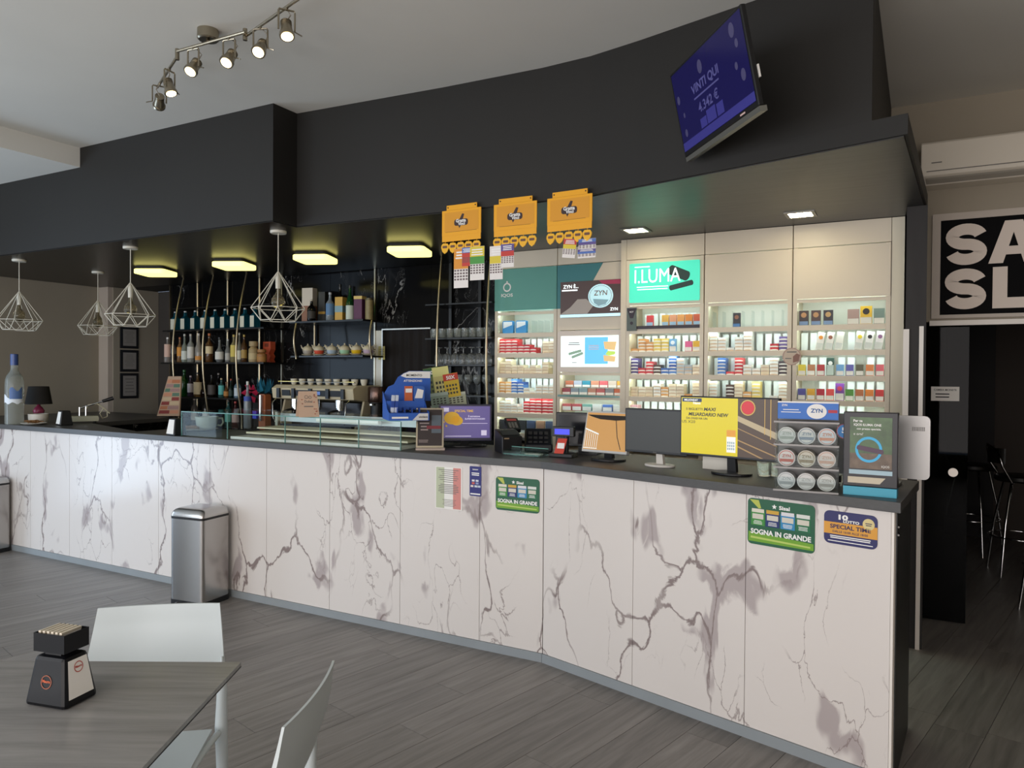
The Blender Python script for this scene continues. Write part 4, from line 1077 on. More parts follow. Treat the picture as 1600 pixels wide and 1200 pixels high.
def jar(px, z, h, r, col, words, y=5.27, band='#b9a070'):
    x = on_y(px, 560, y).x
    t = thing('ceramic_jug', words, 'jug', (x, y, z+.0006), 0, 'ceramic jugs on the middle shelf')
    MB().lathe([(0, 0), (r*.95, 0), (r, h*.05), (r, h*.60), (r*.85, h*.66), (r*.55, h*.72), (r*.9, h*.76), (r*.9, h*.98), (0, h)], n=18).build('body', mat('jug_'+col, col, .55, noise=.15, nscale=30), t, smooth=35)
    MB().lathe([(r*1.01, h*.14), (r*1.015, h*.15), (r*1.015, h*.42), (r*1.01, h*.43)], n=18).build('label', mat('jug_band_'+band, band, .6), t, smooth=35)
    return t
jar(396, Z2, hh(533, Z2, 396), .047, '#a8936c', 'pale stoneware jug on the middle bottle shelf', band='#c4b186')
jar(409, Z2, hh(546, Z2, 409), .047, '#9a6c3e', 'brown stoneware jug in front of an orange box', y=5.24, band='#a8793f')
x = on_y(418, 560, 5.38).x
t = thing('gift_box', 'orange box with scalloped edge behind a brown jug', 'box', (x, 5.40, Z2+.0006), -.1)
hb = on_y(418, 534, 5.38).z-Z2
MB().prism_y([(-.055, 0), (.06, 0), (.04, .03), (.06, .06), (.035, .09), (.06, .13), (.058, hb), (-.055, hb)], -.03, .03).build('body', mat('orange_card', '#b84f30', .6), t)
MB().quad(-.03, .03, hb*.75, hb*.92, -.031).build('label', mat('orange_card_dark', '#7a3a26', .6), t)
# third row
row3 = [(288, 578, .046, '#1f5a24', None, '#2a5a2c', 'std', (.1, .4), 'tall green bottle at the left end of the lowest bottle shelf'),
 (298, 587, .034, '#5a4a60', '#d6cdd0', '#c9b4b0', 'std', (.2, .62), 'white-labelled bottle beside the tall green one'),
 (309, 582, .042, '#8a6a40', '#d8c8a6', '#2a2420', 'squat', (.1, .6), 'whisky bottle with cream label on the lowest shelf'),
 (319, 596, .040, '#241a18', None, '#3a2c28', 'round', (.1, .4), 'low dark round bottle on the lowest shelf'),
 (331, 586, .042, '#1c1614', '#4a4442', '#1a1412', 'squat', (.12, .55), 'square-shouldered dark whiskey bottle on the lowest shelf'),
 (341.5, 583, .030, '#161414', None, '#8a8078', 'std', (.1, .4), 'slim black bottle behind the turquoise-labelled one'),
 (346, 591, .030, '#4a7a78', '#5fb4b0', '#c9b28a', 'std', (.15, .62), 'turquoise-labelled bottle on the lowest shelf'),
 (353.8, 597, .028, '#8a5a30', '#b07a3c', '#8a5a30', 'round', (.1, .4), 'round amber bottle with orange label on the lowest shelf'),
 (361, 592, .024, '#16302c', '#2a3c38', '#b0492c', 'slim', (.1, .4), 'dark green bottle with red cap on the lowest shelf'),
 (371.5, 591, .036, '#8aa4b8', '#c3cdd6', '#d3bcb8', 'std', (.1, .5), 'pale blue-labelled bottle at the right end of the lowest shelf')]
for i, (px, top, r, g_, l_, c_, sh_, lz_, w_) in enumerate(row3): bottle(px, Z3, hh(top, Z3, px, 5.27 if i != 5 else 5.38), r, g_, l_, c_, w_, shape=sh_, lz=lz_, y=5.27 if i != 5 else 5.38)
for px, h_, g_, l_, c_, w_ in ((304, .26, '#8a8480', '#d8cec4', '#d2c6bc', 'pale bottle on the back counter, under the lowest shelf'),
  (322, .28, '#2a2624', '#cfc8c0', '#e0dcd6', 'dark bottle with white cap on the back counter'),
  (357, .25, '#3a6a66', '#6ab0a6', '#3a3632', 'teal-labelled bottle on the back counter'),
  (368, .24, '#6a3230', '#c9a8a4', '#b2403a', 'reddish bottle on back counter near the beer tap')):
    bottle(px, ZK, h_, .036, g_, l_, c_, w_, y=5.24)

# ---- right-hand shelves: boxes and bottles above, tea sets below
ya = 5.17
ZR1, ZR2 = shelf_z(525, 500, ya), shelf_z(525, 555.5, ya)
xa_, xb_ = on_y(452, 500, ya).x, on_y(588, 500, 5.36).x
r2 = thing('wall_shelf', 'pair of short black shelves with bowed brass hangers', 'shelf', ((xa_+xb_)/2, 5.3, ZR2))
rp_(MB().box(xa_, xb_, ya, YW-.005, ZR1-.016, ZR1), 'shelf', M_shelf, r2)
rp_(MB().box(xa_+.02, xb_, ya, YW-.005, ZR2-.014, ZR2), 'shelf', M_shelf, r2)
for px in (463, 581): bowed(px, 503, ZR1-.017, ZR2-.03, ya-.012, .03, ya-.012, r2, .009)
x = on_y(491, 520, 5.47).x; rp_(MB().cyl((x, 5.475, ZR2+.001), (x, 5.475, ZR1-.017), .010, n=10), 'brass_post', M_brass, r2)
def carton(px0, px1, pyt, col, words, y=5.30, band=None, d=.08, top=None, txt=None):
    a = on_y(px0, 500, y); b = on_y(px1, 500, y); h = on_y((px0+px1)/2, pyt, y).z-ZR1; w = b.x-a.x
    w *= .80
    t = thing('gift_carton', words, 'carton', ((a.x+b.x)/2, y+d/2, ZR1+.0006), R_(10), 'bottle cartons on the upper right shelf')
    MB().box(-w/2, w/2, -d/2, d/2, 0, h).build('box', mat('carton_'+col, col, .5), t, bevel=.002)
    if band: MB().box(-w/2-.0006, w/2+.0006, -d/2-.0008, d/2, h*band[0], h*band[1]).build('band', mat('carton_band_'+band[2], band[2], .4), t)
    if txt: MB().text(txt[0], 0, h*txt[1], w*.7, h*txt[2], -d/2-.0012, .02, keep=False).build('lettering', mat('carton_print_'+txt[3], txt[3], .5), t)
    return t
carton(470, 488, 450, '#cfc4b4', 'tall white carton with vertical lettering beside the nearest pendant', band=(.02, .48, '#8a5a3c'))
carton(496, 507, 456, '#2b2b27', 'narrow black carton with a gold band on upper right shelf', band=(.26, .34, '#b08a3c'))
carton(521.5, 534.5, 464, '#c9a048', 'yellow and blue carton in front of a black bottle', band=(.35, .62, '#7f9fa8'), y=5.22)
carton(551, 565, 462, '#5a2a4c', 'purple carton with a cream top band on upper right shelf', band=(.86, .985, '#d8bc6a'), y=5.24)
def shelfbottle(px, top, r, g_, l_, c_, w_, y, **k): bottle(px, ZR1, on_y(px, top, y).z-ZR1, r, g_, l_, c_, w_, y=y, **k)
shelfbottle(486.5, 468, .040, '#141214', '#3a3632', '#c0b8a6', 'black bottle standing in front of the tall white carton', 5.21)
shelfbottle(515.5, 457, .040, '#a9b4bc', '#5a7ea4', '#b9bcc0', 'clear bottle with blue label left of the yellow carton', 5.26, lz=(.2, .6))
shelfbottle(531, 444, .038, '#141414', None, '#161616', 'tall black bottle behind the yellow and blue carton', 5.40)
shelfbottle(546.5, 446, .038, '#1f5c30', '#c8d2c6', '#2a2c28', 'green bottle with white label beside the purple carton', 5.26, shape='slim', lz=(.02, .42))
xx = on_y(577, 490, 5.27).x; hq = on_y(577, 466, 5.27).z-ZR1
t = thing('round_tin', 'tan round tin at the right end of upper right shelf', 'tin', (xx, 5.27, ZR1+.0006))
MB().lathe([(0, 0), (.036, 0), (.036, hq*.9), (0, hq*.9)], n=20).build('body', mat('tin_tan', '#8a7c54', .45, noise=.2, nscale=30), t, smooth=40)
MB().lathe([(0, hq*.902), (.0375, hq*.902), (.0375, hq*.99), (.03, hq), (0, hq)], n=20).build('lid', mat('tin_lid', '#5c5540', .4, .5), t, smooth=40)
# tea-for-one sets
M_cream = mat('cream_ceramic', '#c9bfa6', .3)
cupcols = [('#a8a196', 'grey'), ('#c9523a', 'red-orange'), ('#a3b4c4', 'pale blue'), ('#9cc4a2', 'mint green'), ('#d8b020', 'yellow'), ('#b9a2b4', 'lilac')]
for i, px in enumerate((481, 498.5, 518.5, 538.5, 557, 575.5)):
    x = on_y(px, 550, 5.25).x; loc = (x, 5.25, ZR2+.0006)
    t = thing('tea_set', 'stacked teapot over a %s cup and saucer' % cupcols[i][1], 'tea set', loc, facing(loc), 'tea-for-one sets on the lower right shelf')
    MB().lathe([(0, .004), (.03, 0), (.045, .006), (.060, .014), (.058, .016), (.030, .009), (0, .008)], n=22).build('saucer', M_cream, t, smooth=50)
    c = MB().lathe([(0, .0095), (.026, .0095), (.038, .018), (.046, .035), (.048, .050), (.046, .050), (.030, .016), (0, .014)], n=22).build('cup', mat('cup_'+cupcols[i][0], cupcols[i][0], .3), t, smooth=50)
    MB().tube([(.046, 0, .044), (.062, 0, .046), (.066, 0, .034), (.058, 0, .024), (.043, 0, .024)], .004, n=7).build('cup_handle', M_cream, c, smooth=60)
    pt = MB().lathe([(0, .040), (.036, .0502), (.049, .0505), (.048, .066), (.040, .082), (.022, .092), (.012, .0935)], n=22).build('teapot', M_cream, t, smooth=50)
    MB().lathe([(0, .094), (.016, .094), (.014, .099), (.005, .102), (.007, .110), (.004, .116), (0, .117)], n=14).build('lid', M_cream, pt, smooth=60)
    MB().tube([(-.043, 0, .066), (-.054, 0, .078), (-.060, 0, .096), (-.066, 0, .100)], [.009, .007, .005, .005], n=8).build('spout', M_cream, pt, smooth=60)
    MB().tube([(.040, 0, .080), (.056, 0, .098), (.070, 0, .094), (.072, 0, .078), (.058, 0, .062), (.046, 0, .060)], .0045, n=7).build('pot_handle', M_cream, pt, smooth=60)

# ---- glassware shelves beside the tobacco cabinets
yg = 5.14
ZG = [on_y(720, py, yg).z for py in (473, 527.5, 569.5, 617.5)]
xg0, xg1 = on_y(664, 527, yg).x, -2.962
gr = thing('glass_rack', 'black shelves of glassware with brass rods beside the curtain', 'shelf', ((xg0+xg1)/2, 5.3, .5))
for z in ZG: rp_(MB().box(xg0, xg1, yg, YW-.035, z-.012, z), 'shelf', M_shelf, gr)
rp_(MB().box(xg0+.02, xg1, yg+.05, YW-.035, .0, 1.02), 'base_cabinet', M_black_matt, gr)
for px, t0_, t1_ in ((690, 5.13, 5.10), (767, 5.13, 5.10)): bowed(px, 420, ZS-.006, 1.021, t0_, .05, t1_, gr)
for px in (704, 750):
    x = on_y(px, 520, 5.45).x; rp_(MB().box(x-.014, x+.014, 5.44, 5.465, 1.021, ZS-.006), 'back_post', M_shelf, gr)
M_gls = mat('drinking_glass', '#e8ecea', .03, trans=.9, ior=1.35, spec=.8)
tum = MB().lathe([(0, .002), (.026, .0), (.030, .004), (.034, .080), (.032, .080), (.028, .008), (0, .006)], n=14).mesh('tumbler', M_gls, 50)
stem = MB().lathe([(0, .002), (.030, 0), (.031, .003), (.005, .008), (.004, .075), (.016, .088), (.034, .115), (.036, .140), (.031, .168), (.029, .168), (.034, .140), (.032, .117), (.012, .090), (0, .088)], n=14).mesh('wine_glass', M_gls, 50)
goblet = MB().lathe([(0, .0), (.034, 0), (.036, .01), (.036, .07), (.030, .085), (.005, .094), (.004, .130), (.028, .140), (.028, .143), (0, .144)], n=14).mesh('goblet', M_gls, 50)
def glass_row(me, name, zi, px0, px1, n, y, what):
    for i in range(n):
        x = on_y(px0+(px1-px0)*i/(n-1), 540, y).x
        o = obj(name, me, None, loc=(x, y, zi+.0006))
        link_props(o, '%s, %s from left' % (what, ORD[i]), 'glass', what)
glass_row(tum, 'tumbler', ZG[1], 680, 762, 8, 5.19, 'front tumbler on the glassware shelf above the goblets')
glass_row(tum, 'tumbler', ZG[1], 678, 752, 8, 5.30, 'rear tumbler on the glassware shelf above the goblets')
glass_row(goblet, 'goblet', ZG[2], 686, 762, 7, 5.20, 'upturned goblet on the middle glassware shelf')
glass_row(stem, 'wine_glass', ZG[3], 690, 760, 6, 5.20, 'wine glass on the lowest glassware shelf')
glass_row(goblet, 'goblet', 1.021, 690, 758, 7, 5.24, 'upturned goblet on top of the glass rack base')

# ---- espresso machine
ym = 4.99
ea, eb = on_y(426, 620, ym).x, on_y(553, 620, ym).x
ew = (eb-ea)/2
ztop = on_y(490, 602, ym).z-ZK
em = thing('espresso_machine', 'cream and chrome three-group espresso machine on the back counter', 'coffee machine', ((ea+eb)/2, ym+.2, ZK))
M_ecream = mat('machine_cream', '#c9bc9e', .3)
MB().prism_x([(-.20, ztop-.125), (.15, ztop-.16), (.18, ztop-.02), (.16, ztop), (-.16, ztop), (-.215, ztop-.03)], -ew, ew).build('upper_body', M_ecream, em, bevel=.006)
MB().box(-ew+.02, ew-.02, .02, .18, .03, ztop-.162).build('rear_body', mat('machine_dark', '#26211f', .25, .5), em)
for sx in (-1, 1):
    MB().prism_x([(-.13, .02), (.17, .02), (.17, ztop-.162), (-.06, ztop-.14)], min(sx*ew, sx*(ew-.022)), max(sx*ew, sx*(ew-.022))).build('side_panel', M_ecream, em, bevel=.004)
MB().box(-ew+.03, ew-.03, -.20, .02, .03, .065).build('drip_tray', M_chrome, em)
for sx in (-1, 1):
    for yy in (-.16, .14): MB().cyl((sx*(ew-.08), yy, .0), (sx*(ew-.08), yy, .03), .018, n=12).build('foot', M_black, em)
for k, (x, w, c) in enumerate(((-.62, .10, 'k'), (-.20, .22, 'k'), (.18, .22, 'b'), (.60, .18, 'k'))):
    xx = x*ew
    pn = MB().hexa([(xx-w/2, -.2165, ztop-.098), (xx+w/2, -.2165, ztop-.098), (xx+w/2, -.205, ztop-.098), (xx-w/2, -.205, ztop-.098)], [(xx-w/2, -.2215, ztop-.045), (xx+w/2, -.2215, ztop-.045), (xx+w/2, -.21, ztop-.045), (xx-w/2, -.21, ztop-.045)]).build('control_panel', M_black, em)
    if c == 'b': MB().quad(xx-.04, xx+.03, ztop-.085, ztop-.055, -.2225).build('display', mat('blue_lcd', '#4a6ab0', .3, emit=.25), pn)
for x in (-.80, -.42, .0, .42, .78):
    MB().box(x*ew-.018, x*ew+.018, -.232, -.214, ztop-.118, ztop-.03).build('lever_slot', M_black, em)
for k, x in enumerate((-.55, .0, .55)):
    gx = x*ew
    g = MB().cyl((gx, -.13, ztop-.20), (gx, -.13, ztop-.13), .042, n=18).cyl((gx, -.13, ztop-.225), (gx, -.13, ztop-.20), .034, n=18).build('group_head', M_chrome, em, smooth=40)
    MB().tube([(gx, -.16, ztop-.222), (gx, -.22, ztop-.228), (gx+.01, -.29, ztop-.245)], [.009, .012, .014], n=10).build('portafilter', M_black, g, smooth=60)
    MB().tube([(gx-.012, -.13, ztop-.225), (gx-.016, -.14, ztop-.255), (gx-.020, -.14, ztop-.265)], .006, n=7).build('spout', M_chrome, g)
for x in (-.90, .90):
    MB().tube([(x*ew, -.19, ztop-.12), (x*ew, -.25, ztop-.16), (x*ew*.98, -.25, ztop-.30), (x*ew*.95, -.24, ztop-.34)], .006, n=7).build('steam_wand', M_chrome, em, smooth=60)
MB().tube([(-ew+.03, -.15, ztop+.024), (-ew+.03, -.16, ztop+.03), (ew-.03, -.16, ztop+.03), (ew-.03, -.15, ztop+.024)], .004, n=6).build('cup_rail', M_chrome, em)
mug = MB().lathe([(0, .002), (.020, 0), (.030, .03), (.033, .055), (.031, .055), (.028, .03), (0, .008)], n=14).mesh('espresso_cup', mat('cup_white', '#d9d2c0', .3), 50)
for i in range(9):
    xx = (ea+eb)/2-ew+.10+i*.105
    o = obj('espresso_cup', mug, None, loc=(xx, ym+.17, ZK+ztop+.0006)); link_props(o, 'white cup warming on the espresso machine, %s from left' % ORD[i], 'cup', 'cups on the espresso machine')
# coffee grinder beside it
gx = on_y(577, 625, 5.05).x
gd = thing('coffee_grinder', 'dark brown drum-shaped coffee grinder right of the espresso machine', 'coffee grinder', (gx, 5.16, ZK))
gz = on_y(573, 604, 5.05).z-ZK
MB().lathe([(0, 0), (.080, 0), (.080, .05), (.06, .06), (.06, gz-.15), (.075, gz-.145), (.075, gz-.14), (0, gz-.14)], n=22).build('base', M_black, gd, smooth=35)
MB().lathe([(0, gz-.139), (.080, gz-.139), (.083, gz-.13), (.083, gz-.01), (.078, gz), (0, gz)], n=28).build('drum', mat('drum_brown', '#5a463e', .2, .8), gd, smooth=35)
MB().lathe([(0, gz-.165), (.03, gz-.165), (.03, gz-.150)], c=(0, -.07, 0), n=12).build('chute', M_chrome, gd)

# ---- gift basket in cellophane, and the beer tap below it
p = on_y(409, 612, 5.26)
gb = thing('gift_basket', 'gift basket in blue cellophane tied with a red bow', 'basket', (p.x, 5.26, ZK))
bz = on_y(410, 615, 5.2).z-ZK
MB().lathe([(0, 0), (.075, 0), (.085, bz*.5), (.09, bz), (0, bz)], n=20).build('basket', M_black_matt, gb, smooth=40)
rb = random.Random(2); cel = MB()
for k in range(26):
    a = rb.uniform(0, 2*PI); r = rb.uniform(.03, .085)
    cel.add([(r*math.cos(a)+.03, r*math.sin(a), bz), (r*math.cos(a+.5)*1.2+.03, r*math.sin(a+.5)*1.2, bz+rb.uniform(.08, .17)), (r*math.cos(a+.9)+.03, r*math.sin(a+.9), bz+.03)], [(0, 1, 2)])
cel.build('cellophane', mat('blue_foil', '#3f93b4', .15, .4), gb, kind='stuff')
bow = MB()
for a, s_, up in ((-.1, .12, .02), (PI+.1, .12, .02), (-.7, .10, -.02), (PI+.6, .10, -.02), (.6, .08, .04), (2.5, .08, .04)):
    d_ = Vector((math.cos(a), 0, math.sin(a))); n_ = Vector((-d_.z, 0, d_.x)); c = Vector((-.04, -.10, bz-.005+up))
    bow.add([c, c+d_*s_*.6+n_*.03, c+d_*s_+Vector((0, -.02, 0)), c+d_*s_*.6-n_*.03, c+Vector((0, .02, 0))], [(0, 1, 2), (0, 2, 3), (4, 2, 1), (4, 3, 2)])
bow.build('bow', mat('red_ribbon', '#a3173a', .4), gb)
p = on_y(397, 640, 4.86)
bt = thing('beer_tap', 'wooden-fronted beer tap tower with a blue badge', 'beer tap', (p.x, 4.98, ZK))
tz = on_y(397, 616, 4.9).z-ZK
MB().rrect(-.05, .035, .0, tz, .02, -.02, .05).build('tower', mat('tap_wood', '#a05a34', .45, noise=.15, nscale=20), bt)
MB().cyl((.0, -.045, tz*.25), (.0, -.045, tz*.98), .013, n=12).cyl((0, -.045, tz*.5), (0, -.02, tz*.5), .008).build('handle', M_chrome, bt, smooth=40)
MB().box(-.12, -.07, -.03, .0, tz*.30, tz*.52).cyl((-.07, -.015, tz*.4), (-.05, -.015, tz*.4), .01).build('badge', mat('tap_blue', '#2c3cc0', .35), bt)
# water bottle with a blue label near the bow
bottle(387, ZK, on_y(387, 596, 5.0).z-ZK, .036, '#a8b0b6', '#4458a8', '#d8d8d4', 'clear bottle with a blue label left of the red bow', y=5.02, lz=(.58, .68))
# ================================================================== THINGS ON THE COUNTER
FWD = CAMROT @ Vector((0, 0, -1))
def mpx(p): return (Vector(p)-EYE).dot(FWD)/F_PX       # metres per photo pixel at a point
def onB(px, py, d=.008):
    r = ray(px, py); n = Vector((nB[0], nB[1], 0)); b = Vector((X0, YA, 0)); t = (n.dot(b)+d-n.dot(EYE*1.0)+EYE.z*0)/n.dot(r)
    w = EYE+r*t; s = (w.x-X0)*cB[0]+(w.y-YA)*cB[1]
    return s, w.z
ZV = 1.268                                             # glass top of the display case

# ---- glass pastry case
vx0, vx1, vy0, vy1 = -4.66, -2.69, 3.585, 4.10
vc = thing('display_case', 'low glass pastry display case along the bar worktop', 'display case', ((vx0+vx1)/2, (vy0+vy1)/2, ZT+.0006))
VI = Matrix.Translation(-vc.location)
def vp(mb, name, m, **k): return mb.xf(VI).build(name, m, vc, **k)
z0 = ZT+.001
seams = [vx0, on_y(355, 680, vy0).x, on_y(445, 680, vy0).x, on_y(500, 680, vy0).x, on_y(560, 680, vy0).x, vx1]
for a, b in zip(seams[:-1], seams[1:]):
    vp(MB().box(a+.001, b-.001, vy0, vy0+.006, z0, ZV-.007), 'front_pane', M_pane)
for a in seams: vp(MB().box(a-.0016, a+.0016, vy0-.0006, vy0+.0066, z0, ZV-.007), 'pane_edge', M_edge)
vp(MB().box(vx0, vx1, vy0, vy1, ZV-.0065, ZV), 'top_pane', M_pane)
vp(MB().box(vx0, vx1, vy0-.0015, vy0-.0002, ZV-.006, ZV), 'top_edge', M_edge)
vp(MB().box(vx0, vx0+.006, vy0+.007, vy1, z0, ZV-.007), 'end_pane', M_pane)
vp(MB().box(vx1-.006, vx1, vy0+.007, vy1, z0, ZV-.007), 'end_pane', M_pane)
M_tray = mat('cream_tray', '#cfc4a8', .5, noise=.08, nscale=5)
vp(MB().box(seams[1]+.01, vx1-.02, vy0+.02, vy1-.04, z0, z0+.018), 'base_tray', mat('white_tray', '#d8d4cc', .3))
vp(MB().box(seams[1]+.03, vx1-.05, vy0+.14, vy1-.06, z0+.03, z0+.042), 'shelf_board', M_tray)
vp(MB().box(seams[1]+.03, vx1-.05, vy0+.24, vy1-.06, z0+.06, z0+.070), 'shelf_board', M_tray)
vp(MB().box(seams[1], vx1-.01, vy1-.03, vy1-.01, z0+.10, ZV-.02), 'rear_rail', mat('pale_aluminium', '#c9cecf', .35, .3))
vp(MB().cyl((seams[2]-.1, vy1-.10, ZV-.05), (seams[3]+.15, vy1-.10, ZV-.05), .018, n=14), 'lamp_tube', mat('tube_white', '#d9dcd8', .4, emit=.25), smooth=40)
vp(MB().box(seams[1]+.005, seams[1]+.03, vy1-.08, vy1-.05, z0, ZV-.008), 'rear_post', M_nickel)

# ---- blue tiered sweet display on the case
p = on_z(600, 657, ZV); k = mpx(p)
bd = thing('sweets_display', 'blue stepped cardboard sweets display on the pastry case', 'display stand', (p.x+.03, p.y+.17, ZV+.0006), facing(p)+R_(8))
M_blue = mat('blue_card', '#2f5fb8', .5); M_blue2 = mat('blue_card_dark', '#24489a', .55)
w = 31*k
MB().hexa([(-w, -.15, 0), (w, -.15, 0), (w, .10, 0), (-w, .10, 0)], [(-w, -.15, .045), (w, -.15, .045), (w, .10, .05), (-w, .10, .05)]).build('lower_tray', M_blue, bd)
for sx in (-1, 1):
    MB().prism_x([(-.15, .0), (.12, .0), (.12, .17), (-.02, .11), (-.08, .065), (-.15, .05)], min(sx*w, sx*(w+.003)), max(sx*w, sx*(w+.003))).build('side_wall', M_blue, bd)
for j in range(4): MB().box(-w+.05+.045*j, -w+.053+.045*j, -.14, -.03, .046, .075).build('divider', M_blue2, bd)
MB().box(-w+.002, w-.002, -.03, -.024, .051, .115).build('step_wall', M_blue, bd)
MB().box(-w+.002, w-.002, -.024, .10, .051, .11).build('upper_tray', M_blue2, bd)
bp = []
for i in range(13):
    t_ = i/12; x = -w+2*w*t_ ; bp.append((x, .20+.10*min(1, max(0, (t_-.0)*1.3))**.8))
bk = MB().prism_y([(w+.06, .11), (w+.06, .30), (w*.35, .30), (w*.05, .285), (-w*.25, .26), (-w*.45, .215), (-w*.75, .20), (-w, .15), (-w, .11)][::-1], .10, .106).build('header', M_blue, bd)
MB().poly([(w+.058, .255), (w+.058, .298), (w*.35, .298), (w*.05, .283), (-w*.1, .268), (w*.2, .256)][::-1], .0992).build('header_field', M_inkwhite, bk)
MB().text('MOMENTO', w*.62, .273, .10, .016, .0985, .02).build('lettering', M_ink, bk)
MB().text('ATTENZIONE!', w*.55, .238, .13, .014, .0985, .03).build('lettering', M_inkwhite, bk)
fr_ = MB().lines(-w+.015, -.005, .010, .026, 1, -.1512, .7, 0).build('lettering', M_inkwhite, bd)
MB().poly([(.02, .002), (w-.004, .002), (w-.004, .043), (.06, .043)], -.1510).build('front_field', mat('card_cream', '#d8d6d2', .6), bd)
MB().text('vivident', .085, .022, .055, .013, -.1518, .02).build('lettering', M_ink, bd)
o = thing('sweet_packet', 'orange sweets packet standing on the blue display', 'packet', bd.matrix_basis @ Vector((.02, -.005, .1106)), bd.rotation_euler.z)
MB().box(-.024, .024, -.010, .010, 0, .095).build('box', mat('packet_orange', '#c9653a', .45), o); MB().quad(-.02, .02, .055, .08, -.0108).build('label', M_inkwhite, o)
o = thing('sweet_packet', 'blue and white sweets packet beside the orange one', 'packet', bd.matrix_basis @ Vector((.085, -.005, .1106)), bd.rotation_euler.z)
MB().rrect(-.034, .034, 0, .095, .015, -.010, .010).build('box', mat('packet_blue', '#3a66b4', .45), o); MB().poly([(-.028, .02), (.02, .02), (.028, .07), (-.01, .08)], -.0108).build('label', M_inkwhite, o)
for j in range(2):
    o = thing('gum_stick', ('left' if j == 0 else 'right')+' of two white gum sticks in the blue display', 'gum', bd.matrix_basis @ Vector((-w+.024+.022*j, -.10, .0475)), bd.rotation_euler.z, ry=R_(4))
    MB().box(-.009, .009, -.009, .009, 0, .105).build('wrapper', mat('gum_white', '#c8d0dc', .4), o); MB().box(-.0095, .0095, -.0095, .0095, .03, .07).build('band', M_blue2, o)
rb = random.Random(8)
for j in range(5):
    o = obj('wrapped_sweet', MB().lathe([(0, 0), (.012, .004), (.012, .012), (0, .016)], n=8).mesh('wrapped_sweet', M_black), None, loc=bd.matrix_basis @ Vector((-.02+.02*j, -.085+.012*rb.random(), .0475)))
    link_props(o, 'black wrapped sweet, %s from left in the blue display tray' % ORD[j], 'sweet', 'black sweets in the blue display')

# ---- tent card
p = on_z(470, 652, ZV); k = mpx(p)
tc = thing('tent_card', 'pinkish folded tent card on the pastry case before the coffee machine', 'card', (p.x, p.y+.06, ZV+.0006), facing(p)+R_(14))
M_tc = mat('card_pink', '#d2b39a', .6)
w = 16*k
MB().hexa([(-w, -.045, 0), (w, -.045, 0), (w, -.043, 0), (-w, -.043, 0)], [(-w*.9, -.001, .165), (w*.9, -.001, .165), (w*.9, .001, .165), (-w*.9, .001, .165)]).build('front_leaf', M_tc, tc)
MB().hexa([(-w, .043, 0), (w, .043, 0), (w, .045, 0), (-w, .045, 0)], [(-w*.9, .0015, .164), (w*.9, .0015, .164), (w*.9, .003, .164), (-w*.9, .003, .164)]).build('back_leaf', M_tc, tc)
tx = MB().text('Dubai', 0, .100, .05, .016, 0, .01).ring_y(-.012, .128, .012, .003, 0, 10).ring_y(.012, .126, .010, .003, 0, 10).lines(-.03, .03, .060, .075, 1, 0, .4)
tx.v = [(x, -.0462+z*.2667, z) for x, y, z in tx.v]; tx.build('lettering', M_inkgrey, tc)
dots = MB(); rb = random.Random(4)
for j in range(12): dots.disc_y(rb.choice((-1, 1))*rb.uniform(.035, w*.85), rb.uniform(.01, .15), .004, 0, .0001, 6)
dots.v = [(x, -.0462+z*.2667, z) for x, y, z in dots.v]; dots.build('flower_print', mat('card_red', '#c0604c', .6), tc, kind='stuff')

# ---- framed menu, leaning back, at the end of the case
p = on_z(666, 703, ZT); k = mpx(p); rz = facing(p)-R_(2)
mf = thing('menu_frame', 'silver-framed dark leaflet stand left of the purple monitor', 'menu stand', (p.x+.022, p.y+.012, ZT+.0006), rz)
MB().box(-.088, .088, -.03, .05, 0, .012).build('base', mat('frame_foot', '#b9a79a', .4), mf)
Mt = Matrix.Translation((-.004, .0, .0125)) @ Matrix.Rotation(R_(-13), 4, 'X')
mb = MB().box(-.084, .084, -.004, .004, .0, .245).xf(Mt); fr = mb.build('frame', M_nickel, mf)
MB().box(-.074, .074, -.006, -.0042, .012, .235).xf(Mt).build('leaflet', mat('leaflet_dark', '#2c2020', .35), fr)
MB().lines(-.068, .0, .10, .22, 6, -.0066, .4, .4).xf(Mt).build('small_print', mat('leaflet_print', '#9a8a86', .5), fr, kind='stuff')
MB().lines(-.068, -.01, .03, .05, 2, -.0066, .4, .3).xf(Mt).build('small_print', mat('leaflet_print', '#9a8a86', .5), fr, kind='stuff')
MB().quad(.01, .068, .09, .2, -.0066).xf(Mt).build('picture', mat('leaflet_pic', '#55606a', .4), fr)
MB().quad(-.02, .068, .115, .135, -.0070).xf(Mt).build('picture', mat('leaflet_red', '#7a2630', .4), fr)

